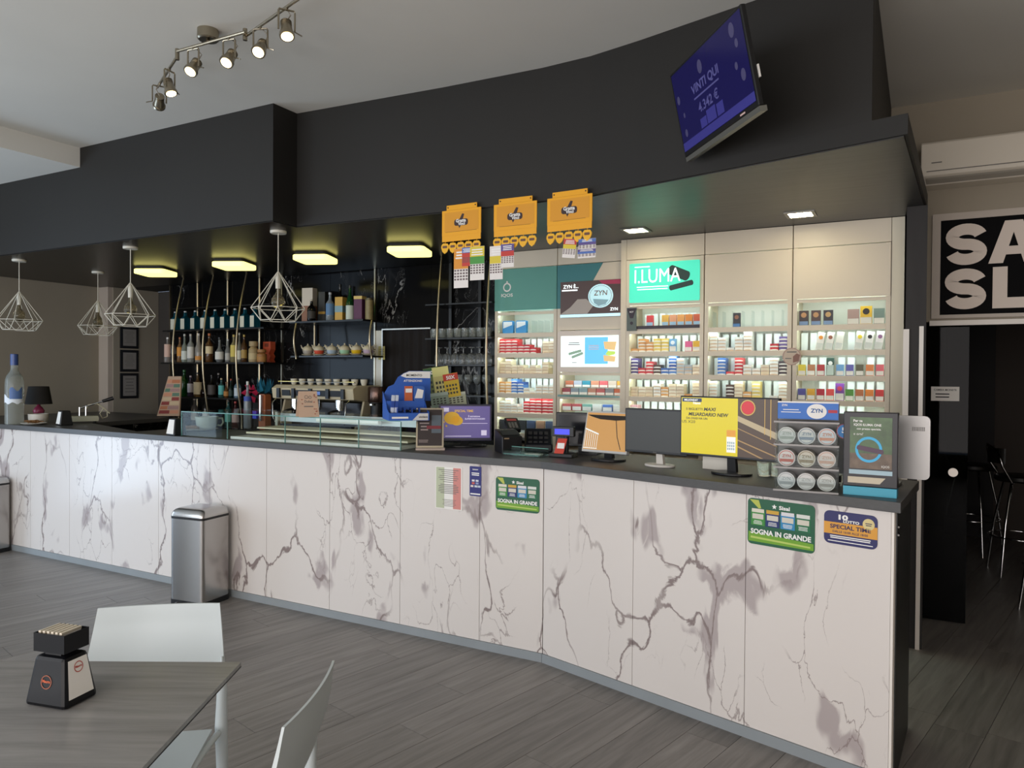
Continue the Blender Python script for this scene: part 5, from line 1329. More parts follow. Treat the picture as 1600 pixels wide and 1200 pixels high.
# ---- scratch ticket fan behind the case
p = on_y(700, 620, 4.16)
tf = thing('ticket_holder', 'clear stand fanned with scratch tickets behind the purple monitor', 'ticket holder', (p.x+.0, 4.16, ZT+.0006), facing(p))
zt = on_y(700, 627, 4.16).z-ZT
MB().box(-.06, .06, -.02, .03, 0, .008).build('foot', M_acryl, tf)
MB().box(-.012, .012, .02, .026, .008, zt+.12).build('upright', M_acryl, tf)
for j, (x, z, w_, h_, c, a, nm, c2) in enumerate(((-.085, .06, .105, .19, '#6f7a4a', -12, '100X', '#2a5a2c'), (-.03, .055, .11, .20, '#c9c07a', -9, None, '#d8d488'), (.035, .05, .10, .16, '#d0b02c', -10, '50X', '#c23a28'), (.06, -.01, .13, .09, '#aeb49a', -8, None, '#c2c6b8'), (-.05, -.02, .12, .10, '#8a9a86', -8, None, '#a8b6a8'))):
    M_ = Matrix.Translation((x, .012-.006*j, zt+z)) @ Matrix.Rotation(R_(a), 4, 'Y') @ Matrix.Rotation(R_(-10), 4, 'X')
    c_ = MB().box(-w_/2, w_/2, 0, .0015, -.02, h_-.02).xf(M_).build('ticket', mat('fan_'+c, c, .5), tf)
    MB().quad(-w_/2, w_/2, h_*.58, h_-.022, -.0008).xf(M_).build('heading', mat('fan_'+c2, c2, .5), c_)
    if nm: MB().text(nm, 0, h_*.72-.002, w_*.7, .026, -.0016, .03).xf(M_).build('lettering', M_inkwhite, c_)
    g = MB()
    for a_ in range(4):
        for b_ in range(3): g.quad(-w_*.38+a_*w_*.2, -w_*.26+a_*w_*.2, .0+b_*h_*.16, h_*.09+b_*h_*.16, -.0010)
    g.xf(M_).build('scratch_cells', mat('fan_cell', '#4f6a86' if j % 2 else '#3a3a30', .5), c_, kind='stuff')

# ---- screens
def monitor(label, base, rz, w, h, zb, scr, name='monitor', bez=.012, tilt=0, fb='#141416', stand='#141416', foot=(.11, .075), neck=.02, group=None, ny=.03):
    """flat monitor: zb = height of lower edge above the worktop"""
    t = thing(name, label, 'monitor', (base[0], base[1], ZT+.0006), rz, group)
    M_ = Matrix.Translation((0, 0, zb)) @ Matrix.Rotation(-tilt, 4, 'X')
    b = MB().box(-w/2, w/2, 0, .03, 0, h).xf(M_).build('housing', mat('mon_'+fb, fb, .35), t, bevel=.003)
    s = MB().quad(-w/2+bez, w/2-bez, bez*1.6, h-bez, -.001).xf(M_).build('screen', scr, t)
    n_ = [(foot[0]*math.cos(2*PI*i/24), .05+foot[1]*math.sin(2*PI*i/24)) for i in range(24)]
    ms = mat('mon_stand_'+stand, stand, .35)
    MB().prism(n_, 0, .012).build('foot', ms, t, bevel=.003)
    MB().hexa([(-neck*1.3, .05, .0125), (neck*1.3, .05, .0125), (neck*1.3, .075, .0125), (-neck*1.3, .075, .0125)], [(-neck, .032, zb+h*.35), (neck, .032, zb+h*.35), (neck, .05, zb+h*.35), (-neck, .05, zb+h*.35)]).build('neck', ms, t)
    return t, s, M_
# purple lottery monitor
p = on_z(727, 699, ZT); rz = facing(p)+R_(4)
t, s, M_ = monitor('small monitor with a purple screen and gold coin', (p.x, p.y), rz, .335, .232, .040, mat('scr_purple', '#5d5388', .25, emit=.50), fb='#2c2a40', foot=(.14, .085))
MB().text('SPECIAL TIME', -.01, .190, .13, .015, -.0016, .03).xf(M_).build('lettering', mat('scr_gold', '#c9a04c', .4, emit=.5), s)
MB().text('\u00c8 estrazione', .055, .158, .10, .014, -.0016, .02).text('SUPERVANTAGGIO', .06, .140, .13, .011, -.0016, .02).lines(-.02, .14, .108, .114, 1, -.0016, .5, 0).quad(-.14, -.105, .185, .210, -.0016).quad(.10, .135, .035, .068, -.0016).lines(-.14, .05, .025, .036, 1, -.0016, .4).xf(M_).build('lettering', mat('scr_lilac', '#c9c2da', .4, emit=.5), s)
MB().disc_y(-.085, .145, .040, -.0018, -.0012, 20, 1.25).disc_y(-.055, .128, .030, -.0018, -.0012, 18, 1.3).disc_y(-.135, .12, .006, -.0018, -.0012, 8).disc_y(-.12, .095, .006, -.0018, -.0012, 8).xf(M_).build('coin_picture', mat('scr_coin', '#c59a2c', .4, emit=.45), s)
# till touch screen, switched off; its street reflection is painted on and glows
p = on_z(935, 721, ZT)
t, s, M_ = monitor('silver-rimmed till screen with a painted tan reflection', (p.x+.02, p.y+.02), -TB+R_(4), .285, .225, .045, mat('scr_tan', '#b88a52', .2, emit=.45), fb='#b9b9b6', bez=.008, tilt=R_(14), foot=(.10, .08))
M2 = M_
MB().poly([(-.134, .205), (.134, .205), (.134, .185), (.05, .178), (-.05, .182), (-.11, .196)], -.0018).xf(M2).build('reflected_shade', mat('scr_reflection_dark', '#241e18', .2, emit=.05), s)
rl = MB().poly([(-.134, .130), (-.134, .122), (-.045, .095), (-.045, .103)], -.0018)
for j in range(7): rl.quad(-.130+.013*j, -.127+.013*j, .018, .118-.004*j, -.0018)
rl.quad(-.134, -.045, .018, .022, -.0018).xf(M2).build('reflected_railing', mat('scr_reflection_railing', '#d8dcd6', .3, emit=.5), s)
MB().poly([(.05, .18), (.055, .18), (.075, .09), (.105, .022), (.10, .022), (.07, .09)], -.0018).xf(M2).build('reflected_line', mat('scr_reflection_line', '#4a3a2c', .3, emit=.1), s)
# black screen behind it, seen from the back
p = on_z(912, 712, ZT)
q = on_y(911, 645, 4.02)
bm = thing('till_monitor', 'black till monitor standing behind the tan screen', 'monitor', (q.x, 4.02, ZT+.0006), R_(8))
hz = q.z-ZT
MB().box(-.165, .165, 0, .03, hz-.20, hz).build('housing', M_black, bm, bevel=.004)
MB().quad(-.15, .15, hz-.185, hz-.015, -.001).build('screen', mat('scr_off', '#1b1c20', .12), bm)
MB().box(-.03, .03, .01, .05, .01, hz-.18).build('neck', M_black, bm); MB().box(-.10, .10, -.05, .10, 0, .01).build('foot', M_black, bm)
# grey switched-off monitor on a white stand
p = on_z(1021, 731, ZT)
t, s, M_ = monitor('switched-off dark grey monitor on a white round foot', (p.x, p.y+.02), -TB+R_(3), .352, .225, .068, mat('scr_grey', '#3a3a37', .35, emit=.02), bez=.008, stand='#cfcac2', foot=(.082, .055), neck=.015)
MB().text('Sisal', 0, .0065, .022, .008, -.0012, .02).xf(M_).build('lettering', M_inkgrey, t)
# wide yellow advert monitor
p = on_z(1134, 744, ZT)
t, s, M_ = monitor('wide monitor showing a yellow lottery advert', (p.x, p.y+.02), -TB+R_(2), .487, .285, .080, mat('scr_yellow', '#c6b400', .25, emit=.48), bez=.007, foot=(.098, .07), neck=.017)
E1 = lambda n, c, e=.5: mat('scr_'+n, c, .3, emit=e)
MB().quad(.052, .2365, .0112, .278, -.0016).xf(M_).build('screen_field', E1('brown', '#4a382a', .35), s)
MB().disc_y(.100, .238, .030, -.0026, -.0020, 22).xf(M_).build('screen_button', E1('red', '#b8202a'), s)
MB().ring_y(.100, .238, .036, .005, -.0026, 22).quad(.178, .181, .12, .278, -.0022).quad(.205, .2085, .10, .278, -.0022).xf(M_).build('screen_gold', E1('goldline', '#b8954c'), s)
MB().poly([(.052, .175), (.2365, .10), (.2365, .130), (.052, .200)], -.0021).xf(M_).build('screen_stripe', E1('cream', '#a99878', .4), s)
MB().poly([(.052, .085), (.2365, .02), (.2365, .026), (.052, .091)], -.0021).poly([(.052, .055), (.16, .0115), (.175, .0115), (.052, .062)], -.0021).poly([(.052, .140), (.2365, .068), (.2365, .072), (.052, .144)], -.0021).xf(M_).build('screen_stripe', E1('tanline', '#9a7a4c', .4), s)
MB().text('MAXI', -.088, .224, .062, .016, -.0016, .03, keep=False, shear=.2).text('MILIARDARIO NEW', -.096, .199, .205, .017, -.0016, .03, keep=False, shear=.2).text('5 BIGLIETTI', -.168, .223, .086, .011, -.0016, .012, keep=False).text('DA OGGI HA UN', -.155, .179, .11, .010, -.0016, .015, keep=False).text('US X20', -.198, .162, .070, .013, -.0016, .0, keep=False).xf(M_).build('lettering', E1('black', '#2a2812', .05), s)
MB().box(-.232, -.13, -.0018, -.0014, .257, .275).xf(M_).build('screen_banner', E1('navy', '#233552', .4), s)
MB().text('MILLIONDAY', -.185, .266, .075, .009, -.0022, .02).text('News', -.155, .252, .045, .012, -.0022, .02).xf(M_).build('lettering', E1('white', '#e6e6e0', .7), s)
tkt = MB().quad(-.002, .042, .028, .10, -.0016).xf(M_).build('screen_ticket', E1('ticket', '#d8d6cc', .6), s)
g = MB()
for a_ in range(4):
    for b_ in range(3): g.quad(.002+a_*.0095, .0085+a_*.0095, .040+b_*.014, .050+b_*.014, -.0022)
g.xf(M_).build('screen_cells', E1('cells', '#8aa0a8', .4), s, kind='stuff')
MB().quad(-.002, .042, .102, .132, -.0016).xf(M_).build('screen_ticket', E1('orange', '#c98a2c', .5), s)
# white box and two glasses behind the yellow monitor's foot
p = on_z(1108, 738, ZT)
o = thing('white_box', 'plain white box behind the yellow monitor stand', 'box', (p.x+.01, p.y+.10, ZT+.0006), -TB)
MB().box(-.075, .075, 0, .06, 0, .095).build('carton', M_white, o, bevel=.002); MB().box(-.0755, .0755, -.0005, .0605, .075, .0955).build('lid', mat('box_lid', '#c9bfb0', .5), o)
for i, px in enumerate((1180, 1199)):
    p = on_z(px, 748, ZT); o = obj('tumbler', tum, None, loc=(p.x+.02, p.y+.11, ZT+.0006)); link_props(o, ('left' if i == 0 else 'right')+' clear glass standing below the yellow monitor', 'glass', 'two glasses below the yellow monitor')
# silver all-in-one seen from behind
q = on_y(1372, 648, 3.52)
im = thing('silver_monitor', 'silver-backed monitor behind the tall black display', 'monitor', (q.x-.02, 3.50, ZT+.0006), R_(-6))
hz = q.z-ZT
MB().rrect(-.22, .215, hz-.262, hz, .02, 0, .024).build('housing', mat('silver_back', '#a3a19f', .35, .55), im)
for j in range(8): MB().box(.150+.006*j, .153+.006*j, -.0008, 0, hz-.062, hz-.045).build('vent', M_inkgrey, im)
MB().quad(-.2, .195, hz-.24, hz-.02, .0245).build('screen', M_black, im)
MB().box(-.05, .05, .025, .035, .012, hz-.1).build('neck', mat('silver_leg', '#8a8886', .4, .6), im); MB().box(-.10, .10, .0, .13, 0, .012).build('foot', mat('silver_leg', '#8a8886', .4, .6), im)
MB().box(-.21, -.12, -.03, -.002, .005, hz-.27).build('cable_cover', M_black, im)

# ---- receipt printer, card reader, coin tray, pole display
p = on_z(778, 708, ZT); k = mpx(p)
pr = thing('receipt_printer', 'black receipt printer beside the purple monitor', 'printer', (p.x+.03, p.y+.07, ZT+.0006), facing(p)+R_(18))
MB().prism_x([(-.075, 0), (.075, 0), (.075, .135), (.03, .13), (-.075, .100)], -.062, .062).build('body', M_black, pr, bevel=.005)
MB().hexa([(-.05, -.055, .1075), (.05, -.055, .1075), (.05, .02, .130), (-.05, .02, .130)], [(-.05, -.055, .1095), (.05, -.055, .1095), (.05, .02, .132), (-.05, .02, .132)]).build('paper_slot', mat('slot_grey', '#2c2b2c', .5), pr)
MB().box(-.05, -.02, -.0762, -.0752, .085, .092).build('badge', mat('badge_tan', '#9a8468', .5), pr)
p2 = on_y(801, 690, 4.02)
cr = thing('card_reader', 'card payment reader with a red-lit display on its stand', 'card reader', (p2.x, 4.02, ZT+.0006), facing(p2)+R_(10))
MB().cyl((0, 0, .0), (0, 0, .012), .05, n=18).cyl((0, 0, .012), (0, 0, .125), .012, n=10).build('stand', M_black, cr)
Mc = Matrix.Translation((0, 0, .145)) @ Matrix.Rotation(R_(-68), 4, 'X')
MB().rrect(-.042, .042, -.07, .09, .014, -.012, .012).xf(Mc).build('body', M_black, cr)
MB().quad(-.030, .030, .045, .075, -.0128).xf(Mc).build('display', mat('lcd_red', '#8a3a34', .3, emit=.35), cr)
for a_ in range(3):
    for b_ in range(4): MB().box(-.028+.02*a_, -.014+.02*a_, -.0145, -.0122, -.05+.02*b_, -.038+.02*b_).xf(Mc).build('key', M_inkgrey, cr)
p3 = on_z(838, 708, ZT)
cg_ = thing('till_keyboard', 'sloping black till keyboard behind the clear coin tray', 'keyboard', (p3.x-.035, p3.y+.10, ZT+.0006), facing(p3))
MB().prism_x([(-.08, 0), (.09, 0), (.09, .125), (.06, .135), (-.08, .045)], -.085, .085).build('body', mat('navy_black', '#12141c', .4), cg_, bevel=.01)
for a_ in range(4):
    for b_ in range(3):
        zz = .052+.022*b_; yy = -.068+.034*b_
        MB().box(-.062+.032*a_, -.039+.032*a_, yy, yy+.022, zz+.004, zz+.014+.004*b_).build('key', M_black_matt, cg_)
p = on_z(817, 712, ZT); k = mpx(p)
M_tray2 = pane_mat('tray_acrylic', '#eaf2f0', .04, .4)
ct = thing('coin_tray', 'clear acrylic change tray on the counter edge', 'coin tray', (p.x+.015, p.y+.0, ZT+.0006), R_(-6))
MB().box(-.125, .125, -.05, .05, 0, .006).build('base', M_tray2, ct)
for a_, b_, c_, d_ in ((-.125, .125, -.05, -.046), (-.125, .125, .046, .05), (-.125, -.121, -.046, .046), (.121, .125, -.046, .046), (.0, .004, -.046, .046)): MB().box(a_, b_, c_, d_, .0062, .045 if c_ > 0 else .03).build('wall', M_tray2, ct)
MB().box(-.118, .118, -.0465, -.0462, .007, .012).box(-.125, .125, .0462, .0464, .040, .045).build('edge_line', M_edge, ct)
o = MB().box(-.05, .05, -.02, .02, 0, .006).build('price_slip', M_paper, None, label='pale slip of paper lying in the clear change tray', cat='paper slip'); o.location = (p.x+.06, p.y+.02, ZT+.0075)
p = on_z(874, 715, ZT)
pd = thing('pole_display', 'customer display with a glowing blue panel and red tag', 'display', (p.x, p.y+.04, ZT+.0006), R_(2))
MB().box(-.065, .075, -.045, .05, 0, .022).build('base', M_black, pd, bevel=.004)
MB().cyl((.02, .01, .022), (.02, .01, .125), .014, n=12).build('pole', M_black, pd)
hd = MB().box(-.058, .072, -.012, .02, .115, .172).build('head', M_black, pd, bevel=.004)
MB().quad(-.043, .047, .127, .158, -.0128).build('display', mat('lcd_blue', '#2f34d8', .3, emit=.8), hd)
tg = MB().hexa([(-.032, -.046, .0225), (.024, -.046, .0225), (.024, -.044, .0225), (-.032, -.044, .0225)], [(-.020, -.016, .105), (.036, -.016, .105), (.036, -.014, .105), (-.020, -.014, .105)]).build('red_tag', mat('tag_red', '#c4402f', .5), pd)
g = MB().quad(-.018, .024, .050, .080, 0); g.v = [(x, -.0470+(z-.0225)*.3636, z) for x, y, z in g.v]; g.build('tag_label', M_inkwhite, tg)

# ---- stand of round tins
p = on_z(1257, 769, ZT); k = mpx(p); zs = thing('tin_stand', 'clear three-tier counter stand filled with round tins', 'display stand', (p.x, p.y+.07, ZT+.0006), facing(p)-R_(4))
W2 = 46*k; TH = .092
for i in range(4):
    zz = .004+i*TH
    MB().box(-W2, W2, -.07, .055, zz-.004, zz).build('tier', mat('tier_grey', '#a39a94', .25, .3), zs)
    MB().box(-W2-.004, W2+.004, -.078, -.071, zz-.005, zz+.002).build('tier_rail', mat('rail_grey', '#8d8a88', .45, .4), zs)
for sx in (-1, 1): MB().box(min(sx*W2, sx*(W2-.004)), max(sx*W2, sx*(W2-.004)), -.068, .055, .005, 3*TH).build('side_wall', M_acryl, zs)
MB().box(-W2, W2, .055, .060, 0, 3*TH+.075).build('back_panel', mat('stand_back', '#8c8a88', .4), zs)
for i in range(3): MB().box(-W2+.004, W2-.004, -.070, -.068, .006+i*TH, .055+i*TH).build('front_lip', M_acryl, zs)
hdr = MB().box(-W2+.004, W2-.002, -.012, -.008, 3*TH+.012, 3*TH+.082).build('header', mat('header_blue', '#2f6fc4', .4), zs)
MB().box(-W2+.004, W2-.002, -.0128, -.0122, 3*TH+.078, 3*TH+.084).build('header_rim', M_inkwhite, hdr)
MB().disc_y(.035, 3*TH+.045, .030, -.0132, -.0122, 24, 1.25).lines(-W2+.012, -.02, 3*TH+.035, 3*TH+.055, 2, -.0128, .3, .3).text('ZYN', -W2+.03, 3*TH+.068, .03, .008, -.0128, .03).build('lettering', M_inkwhite, hdr)
MB().text('ZYN', .035, 3*TH+.048, .045, .017, -.0142, .03).build('lettering', mat('zyn_blue', '#2f5f9a', .5), hdr)
MB().quad(.078, W2-.006, 3*TH+.040, 3*TH+.052, -.0128).build('price_flash', mat('flash_red', '#b83a48', .5), hdr)
dsc = MB().disc_y(W2+.022, 2*TH+.062, .030, -.030, -.026, 24).build('price_disc', mat('disc_blue', '#1f74b4', .4), zs)
MB().text('5', W2+.018, 2*TH+.066, .014, .022, -.031, .03).build('lettering', M_inkwhite, dsc)
MB().ring_y(W2+.022, 2*TH+.062, .030, .003, -.0306, 24).build('rim', mat('rim_red', '#a8505a', .5), dsc)
tins = [('#c9cdc8', '#9aa49a'), ('#cfcfc9', '#7a8a9a'), ('#c9ced2', '#d08a6a'), ('#d2cdc8', '#b8503c'), ('#c8c2b2', '#8a7a5a'), ('#d4cbc4', '#c9a08a'), ('#d2d4d2', '#a3a8a8'), ('#d6d4d0', '#b4b2ae'), ('#d2d0ca', '#a8a49c')]
names_t = ['pale green', 'grey-blue', 'orange-striped', 'red-lettered', 'beige', 'peach', 'white', 'plain white', 'pale grey']
for i in range(9):
    r_, c_ = divmod(i, 3); lx = (-1+c_)*W2*.64; lz = .0045+(2-r_)*TH
    wl_ = zs.matrix_basis @ Vector((lx, -.028, lz))
    t = thing('nicotine_tin', '%s round tin, %s of %s row in the tin stand' % (names_t[i], ('left', 'middle', 'right')[c_], ('top', 'middle', 'bottom')[r_]), 'tin', wl_, zs.rotation_euler.z, 'round tins in the clear stand')
    MB().disc_y(0, .034, .034, -.014, .06, 26).build('tin', mat('tin_'+tins[i][0], tins[i][0], .35), t, smooth=30)
    MB().ring_y(0, .034, .030, .0025, -.0147, 26).poly([(-.024, .018), (.024, .018), (.026, .030), (-.026, .030)], -.0147).build('print', mat('tinp_'+tins[i][1], tins[i][1], .5), t)
    MB().text('ZYN', 0, .042, .034, .013, -.0150, .03).build('lettering', mat('tinp_'+tins[i][1], tins[i][1], .5), t)

# ---- tall black advertising stand
p = on_z(1361, 776, ZT); k = mpx(p)
iq = thing('advert_stand', 'tall black advertising stand with a turquoise foot at the counter end', 'display stand', (p.x-.004, p.y+.035, ZT+.0006), facing(p)-R_(6))
w = .094; H = .325
MB().box(-w, w, -.032, .032, 0, .034).build('foot', mat('foot_turquoise', '#3f9fb8', .4), iq)
MB().box(-w-.002, w+.002, -.026, .022, .0345, H).build('body', mat('stand_black', '#26252a', .35), iq, bevel=.003)
pc = MB().box(-w+.022, w-.018, -.0278, -.0262, .105, H-.020).build('picture', mat('pic_green', '#3f5a34', .3, noise=.5, nscale=18, emit=.06), iq)
MB().quad(-w+.022, w-.018, .105, .165, -.0284).build('picture_ground', mat('pic_ground', '#6a5a4c', .4, noise=.4, nscale=30, emit=.05), pc)
MB().ring_y(-.005, .180, .050, .010, -.0290, 30, .95).build('picture_ring', mat('pic_cyan', '#3aa4d0', .4, emit=.15), pc)
g = MB(); bar2(.0, .180, .085, .009, -10, -.0296, g); g.build('picture_device', mat('pic_plum', '#4a2c46', .35), pc)
for tt_ in (('Per te', -w+.05, H-.034, .034, .010, .03), ('IQOS ILUMA ONE', -.01, H-.050, .105, .011, .03), ('con prezzo speciale.', -.005, H-.066, .115, .010, .02), ('e ora?', -w+.052, H-.085, .04, .010, .0), ('IQOS', w-.04, .116, .032, .010, .0)):
    MB().text(tt_[0], tt_[1], tt_[2], tt_[3], tt_[4], -.029, tt_[5]).build('lettering', M_inkwhite, pc)
MB().quad(-w+.020, w-.016, .083, .100, -.0275).build('strip_pale', mat('strip_blue', '#a9c2cc', .5), iq)
MB().poly([(-w+.016, .048), (.035, .048), (.055, .072), (-w+.016, .072)], -.0275).build('strip_cream', mat('strip_cream', '#c9bda6', .5), iq)

# ---- things at the left end of the bar
p = on_z(9, 663, ZT); k = mpx(p)
vb = thing('giant_bottle', 'giant frosted vodka bottle with blue cap at the left end', 'bottle', (p.x+.02, p.y+.06, ZT+.0006), facing(p))
H = 110*k; r = 13*k
M_fr = mat('frosted_glass', '#cdd2cc', .16, trans=.75, ior=1.3)
MB().lathe([(0, 0), (r*.95, 0), (r, .01), (r, H*.55), (r*.97, H*.62), (r*.80, H*.69), (r*.42, H*.76), (r*.38, H*.80), (r*.38, H*.86)], n=26).build('glass', M_fr, vb, smooth=45)
MB().lathe([(r*.42, H*.84), (r*.42, H*.995), (r*.38, H), (0, H)], n=18).build('cap', mat('cap_blue', '#3a4f86', .3), vb, smooth=40)
vs = []; fs = []; lbm = MB()
for i in range(15):
    a = -PI/2+R_(-80+160*i/14); hlo = H*(.30+.015*math.sin(i*1.3)); hhi = H*(.40+.03*math.sin(i*.9+1))
    vs += [((r+.001)*math.cos(a), (r+.001)*math.sin(a), hlo), ((r+.001)*math.cos(a), (r+.001)*math.sin(a), hhi)]
for i in range(14): fs.append((2*i, 2*i+2, 2*i+3, 2*i+1))
lbm.add(vs, fs).build('label_snow', mat('label_snow', '#dfe4ea', .5), vb)
vs = []; fs = []; lbm = MB()
for i in range(9):
    a = -PI/2+R_(-30+80*i/8); vs += [((r+.0015)*math.cos(a), (r+.0015)*math.sin(a), H*.36), ((r+.0015)*math.cos(a), (r+.0015)*math.sin(a), H*(.50+.03*math.sin(i)))]
for i in range(8): fs.append((2*i, 2*i+2, 2*i+3, 2*i+1))
lbm.add(vs, fs).build('label_blue', mat('label_blue', '#5672a4', .5), vb)
# table lamp
p0 = on_z(53, 665, ZT); dh = ray(53, 660); dh.z = 0; dh.normalize()
p = p0+dh*.50+Vector((.04, .02, 0)); k = mpx(p)
tl = thing('table_lamp', 'small table lamp with black shade and pink glass foot', 'lamp', (p.x, p.y, ZT+.0006))
MB().lathe([(0, 0), (.055, 0), (.058, .012), (.045, .035), (.030, .06), (.042, .085), (.048, .105), (.030, .135), (.014, .15), (.014, .175), (0, .175)], n=20).build('foot', mat('pink_glass', '#9a3a5a', .12, trans=.2), tl, smooth=55)
MB().lathe([(.108, .165), (.082, .325), (.080, .325), (.106, .165)], n=28).build('shade', mat('shade_black', '#1b1816', .8), tl, smooth=40)
MB().cyl((0, 0, .175), (0, 0, .25), .008, n=8).build('stem', M_nickel, tl)
M_dish = mat('white_dish', '#d2ccc2', .3); M_stick = mat('brown_sticks', '#8a6236', .6)
def dish(loc, r, label, bowl=True):
    t = thing('saucer_plate', label, 'plate', loc)
    MB().lathe([(0, .004), (r*.5, 0), (r*.7, .004), (r, .016), (r*.98, .018), (r*.65, .009), (0, .009)], n=26).build('plate', M_dish, t, smooth=50)
    return t
def sticks(loc, r, label, seed):
    rb = random.Random(seed); g = MB()
    for i in range(46):
        a = rb.uniform(0, 2*PI); b = rb.uniform(0, PI); x = r*.62*math.cos(a)*rb.random(); y = r*.62*math.sin(a)*rb.random(); z = .004+rb.uniform(0, .022)
        g.cyl((x-.035*math.cos(b), y-.035*math.sin(b), z), (x+.035*math.cos(b), y+.035*math.sin(b), z+.004), .0028, n=5)
    o = g.build('sugar_sticks', M_stick, None); o.location = loc; link_props(o, label, 'sugar sticks', kind='stuff'); return o
p = p0+dh*.11
c = (p.x, p.y, ZT+.0006)
dish(c, .100, 'white plate of brown sugar sticks below the table lamp')
sticks((c[0], c[1], c[2]+.0105), .085, 'heap of brown sugar sticks on the plate beside the giant bottle', 5)
p = p0+dh*.31+Vector((.03, .02, 0))
t = thing('sugar_bowl', 'low white bowl in front of the table lamp', 'bowl', (p.x, p.y, ZT+.0006))
MB().lathe([(0, .0), (.06, 0), (.075, .03), (.08, .085), (.077, .085), (.07, .03), (0, .012)], n=26).build('bowl', M_dish, t, smooth=50)
MB().lathe([(0, .070), (.072, .070), (.05, .082), (0, .086)], n=20).build('filling', mat('filling_dark', '#2a2420', .6), t)
def small_dispenser(px, py, label, rz, s=1.0):
    p = on_z(px, py, ZT)
    t = thing('napkin_dispenser', label, 'napkin holder', (p.x, p.y+.07, ZT+.0006), rz, 'black napkin holders')
    MB().hexa([(-.05*s, -.06*s, 0), (.05*s, -.06*s, 0), (.05*s, .06*s, 0), (-.05*s, .06*s, 0)], [(-.034*s, -.045*s, .125*s), (.034*s, -.045*s, .125*s), (.034*s, .045*s, .125*s), (-.034*s, .045*s, .125*s)]).build('body', M_black, t, bevel=.006)
    MB().hexa([(-.053*s, -.05*s, .012*s), (-.051*s, -.05*s, .012*s), (-.051*s, .05*s, .012*s), (-.053*s, .05*s, .012*s)], [(-.0375*s, -.038*s, .115*s), (-.036*s, -.038*s, .115*s), (-.036*s, .038*s, .115*s), (-.0375*s, .038*s, .115*s)]).build('napkins', M_paper, t)
    return t
small_dispenser(88, 665, 'black napkin holder beside the table lamp on the bar', R_(75))
small_dispenser(263, 681, 'black napkin holder at the left end of the pastry case', R_(80))
# hand lever press
p = on_z(118, 661, ZT)
lp = thing('lever_press', 'manual lever press on a pale base, far left of bar', 'lever press', (p.x, p.y+.06, ZT+.0006), facing(p))
MB().rrect(-.12, .13, .015, .06, .01, -.07, .07).build('base', mat('press_base', '#a9a68e', .45), lp)
for x in (-.10, .10):
    for y in (-.05, .05): MB().cyl((x, y, 0), (x, y, .015), .012, n=8).build('foot', M_black, lp)
MB().cyl((-.02, 0, .06), (-.02, 0, .14), .007, n=8).build('post', M_chrome, lp); MB().cyl((.03, 0, .06), (.03, 0, .15), .007, n=8).build('post', M_chrome, lp)
lv = MB().cyl((-.02, 0, .13), (.16, 0, .19), .007, n=8).build('lever', M_chrome, lp)
MB().cyl((.16, 0, .19), (.25, 0, .22), .014, .018, n=10).build('grip', M_black, lv)
MB().tube([(.03, 0, .12), (.05, 0, .16), (.12, 0, .17), (.17, 0, .13), (.22, 0, .08)], .006, n=7).tube([(.17, 0, .13), (.14, 0, .08), (.16, 0, .035), (.20, 0, .05), (.20, 0, .09)], .005, n=7).build('hose', mat('hose_cream', '#b9b296', .4), lp)
# white big cup on a plate of sticks at the end of the case
c = (-4.98, 3.98, ZT+.0006)
dish(c, .155, 'white plate of brown sticks under the big pale cup')
sticks((c[0]-.02, c[1]-.05, c[2]+.0105), .12, 'heap of brown sticks on the plate with the big cup', 9)
t = thing('big_cup', 'big pale grey cup standing on a plate by the glass case', 'cup', (c[0]+.045, c[1]+.05, c[2]+.0105), facing(c))
MB().lathe([(0, .0), (.05, 0), (.075, .02), (.088, .10), (.084, .10), (.070, .02), (0, .012)], n=26).build('bowl', mat('cup_grey', '#a9ada2', .35), t, smooth=50)
MB().tube([(.084, 0, .085), (.115, 0, .085), (.122, 0, .05), (.105, 0, .025), (.078, 0, .03)], .008, n=8).build('handle', mat('cup_grey', '#a9ada2', .35), t, smooth=60)
# leaning price board
p = on_z(258, 652, ZT)
yb = 4.96
A_, B_, C_, D_ = on_y(245, 650, yb), on_y(280, 650, yb), on_y(283, 588, yb), on_y(263, 588, yb)
zf = ZT
pbd = thing('price_board', 'leaning tan price board with rows of coloured labels', 'price board', ((A_.x+B_.x)/2, yb, A_.z))
ox, oz = pbd.location.x, A_.z
quadpts = [(v.x-ox, v.z-oz) for v in (A_, B_, C_, D_)]
MB().prism_y(quadpts, 0, .012).build('board', mat('board_tan', '#b99a7e', .6), pbd)
rb = random.Random(6); cl = ['#8a3a34', '#b5714c', '#c9b08c', '#9a9a5a', '#a37f78', '#5f7a64', '#c98a6a']
for i in range(8):
    t0_, t1_ = .06+i*.11, .06+i*.11+.085
    def edge(t, u):
        L_ = (quadpts[0][0]+(quadpts[3][0]-quadpts[0][0])*t, quadpts[0][1]+(quadpts[3][1]-quadpts[0][1])*t)
        R__ = (quadpts[1][0]+(quadpts[2][0]-quadpts[1][0])*t, quadpts[1][1]+(quadpts[2][1]-quadpts[1][1])*t)
        return (L_[0]+(R__[0]-L_[0])*u, L_[1]+(R__[1]-L_[1])*u)
    sp = rb.uniform(.35, .6)
    for u0, u1 in ((.05, sp-.01), (sp+.01, .95)):
        MB().poly([edge(t0_, u0), edge(t0_, u1), edge(t1_, u1), edge(t1_, u0)], -.0008).build('label_field', mat('board_'+rb.choice(cl)[1:], '#'+'%s' % rb.choice(cl)[1:], .6), pbd)
MB().box(-.012, .012, .013, .05, ZT+.001-oz, .12).build('easel_leg', M_black, pbd)

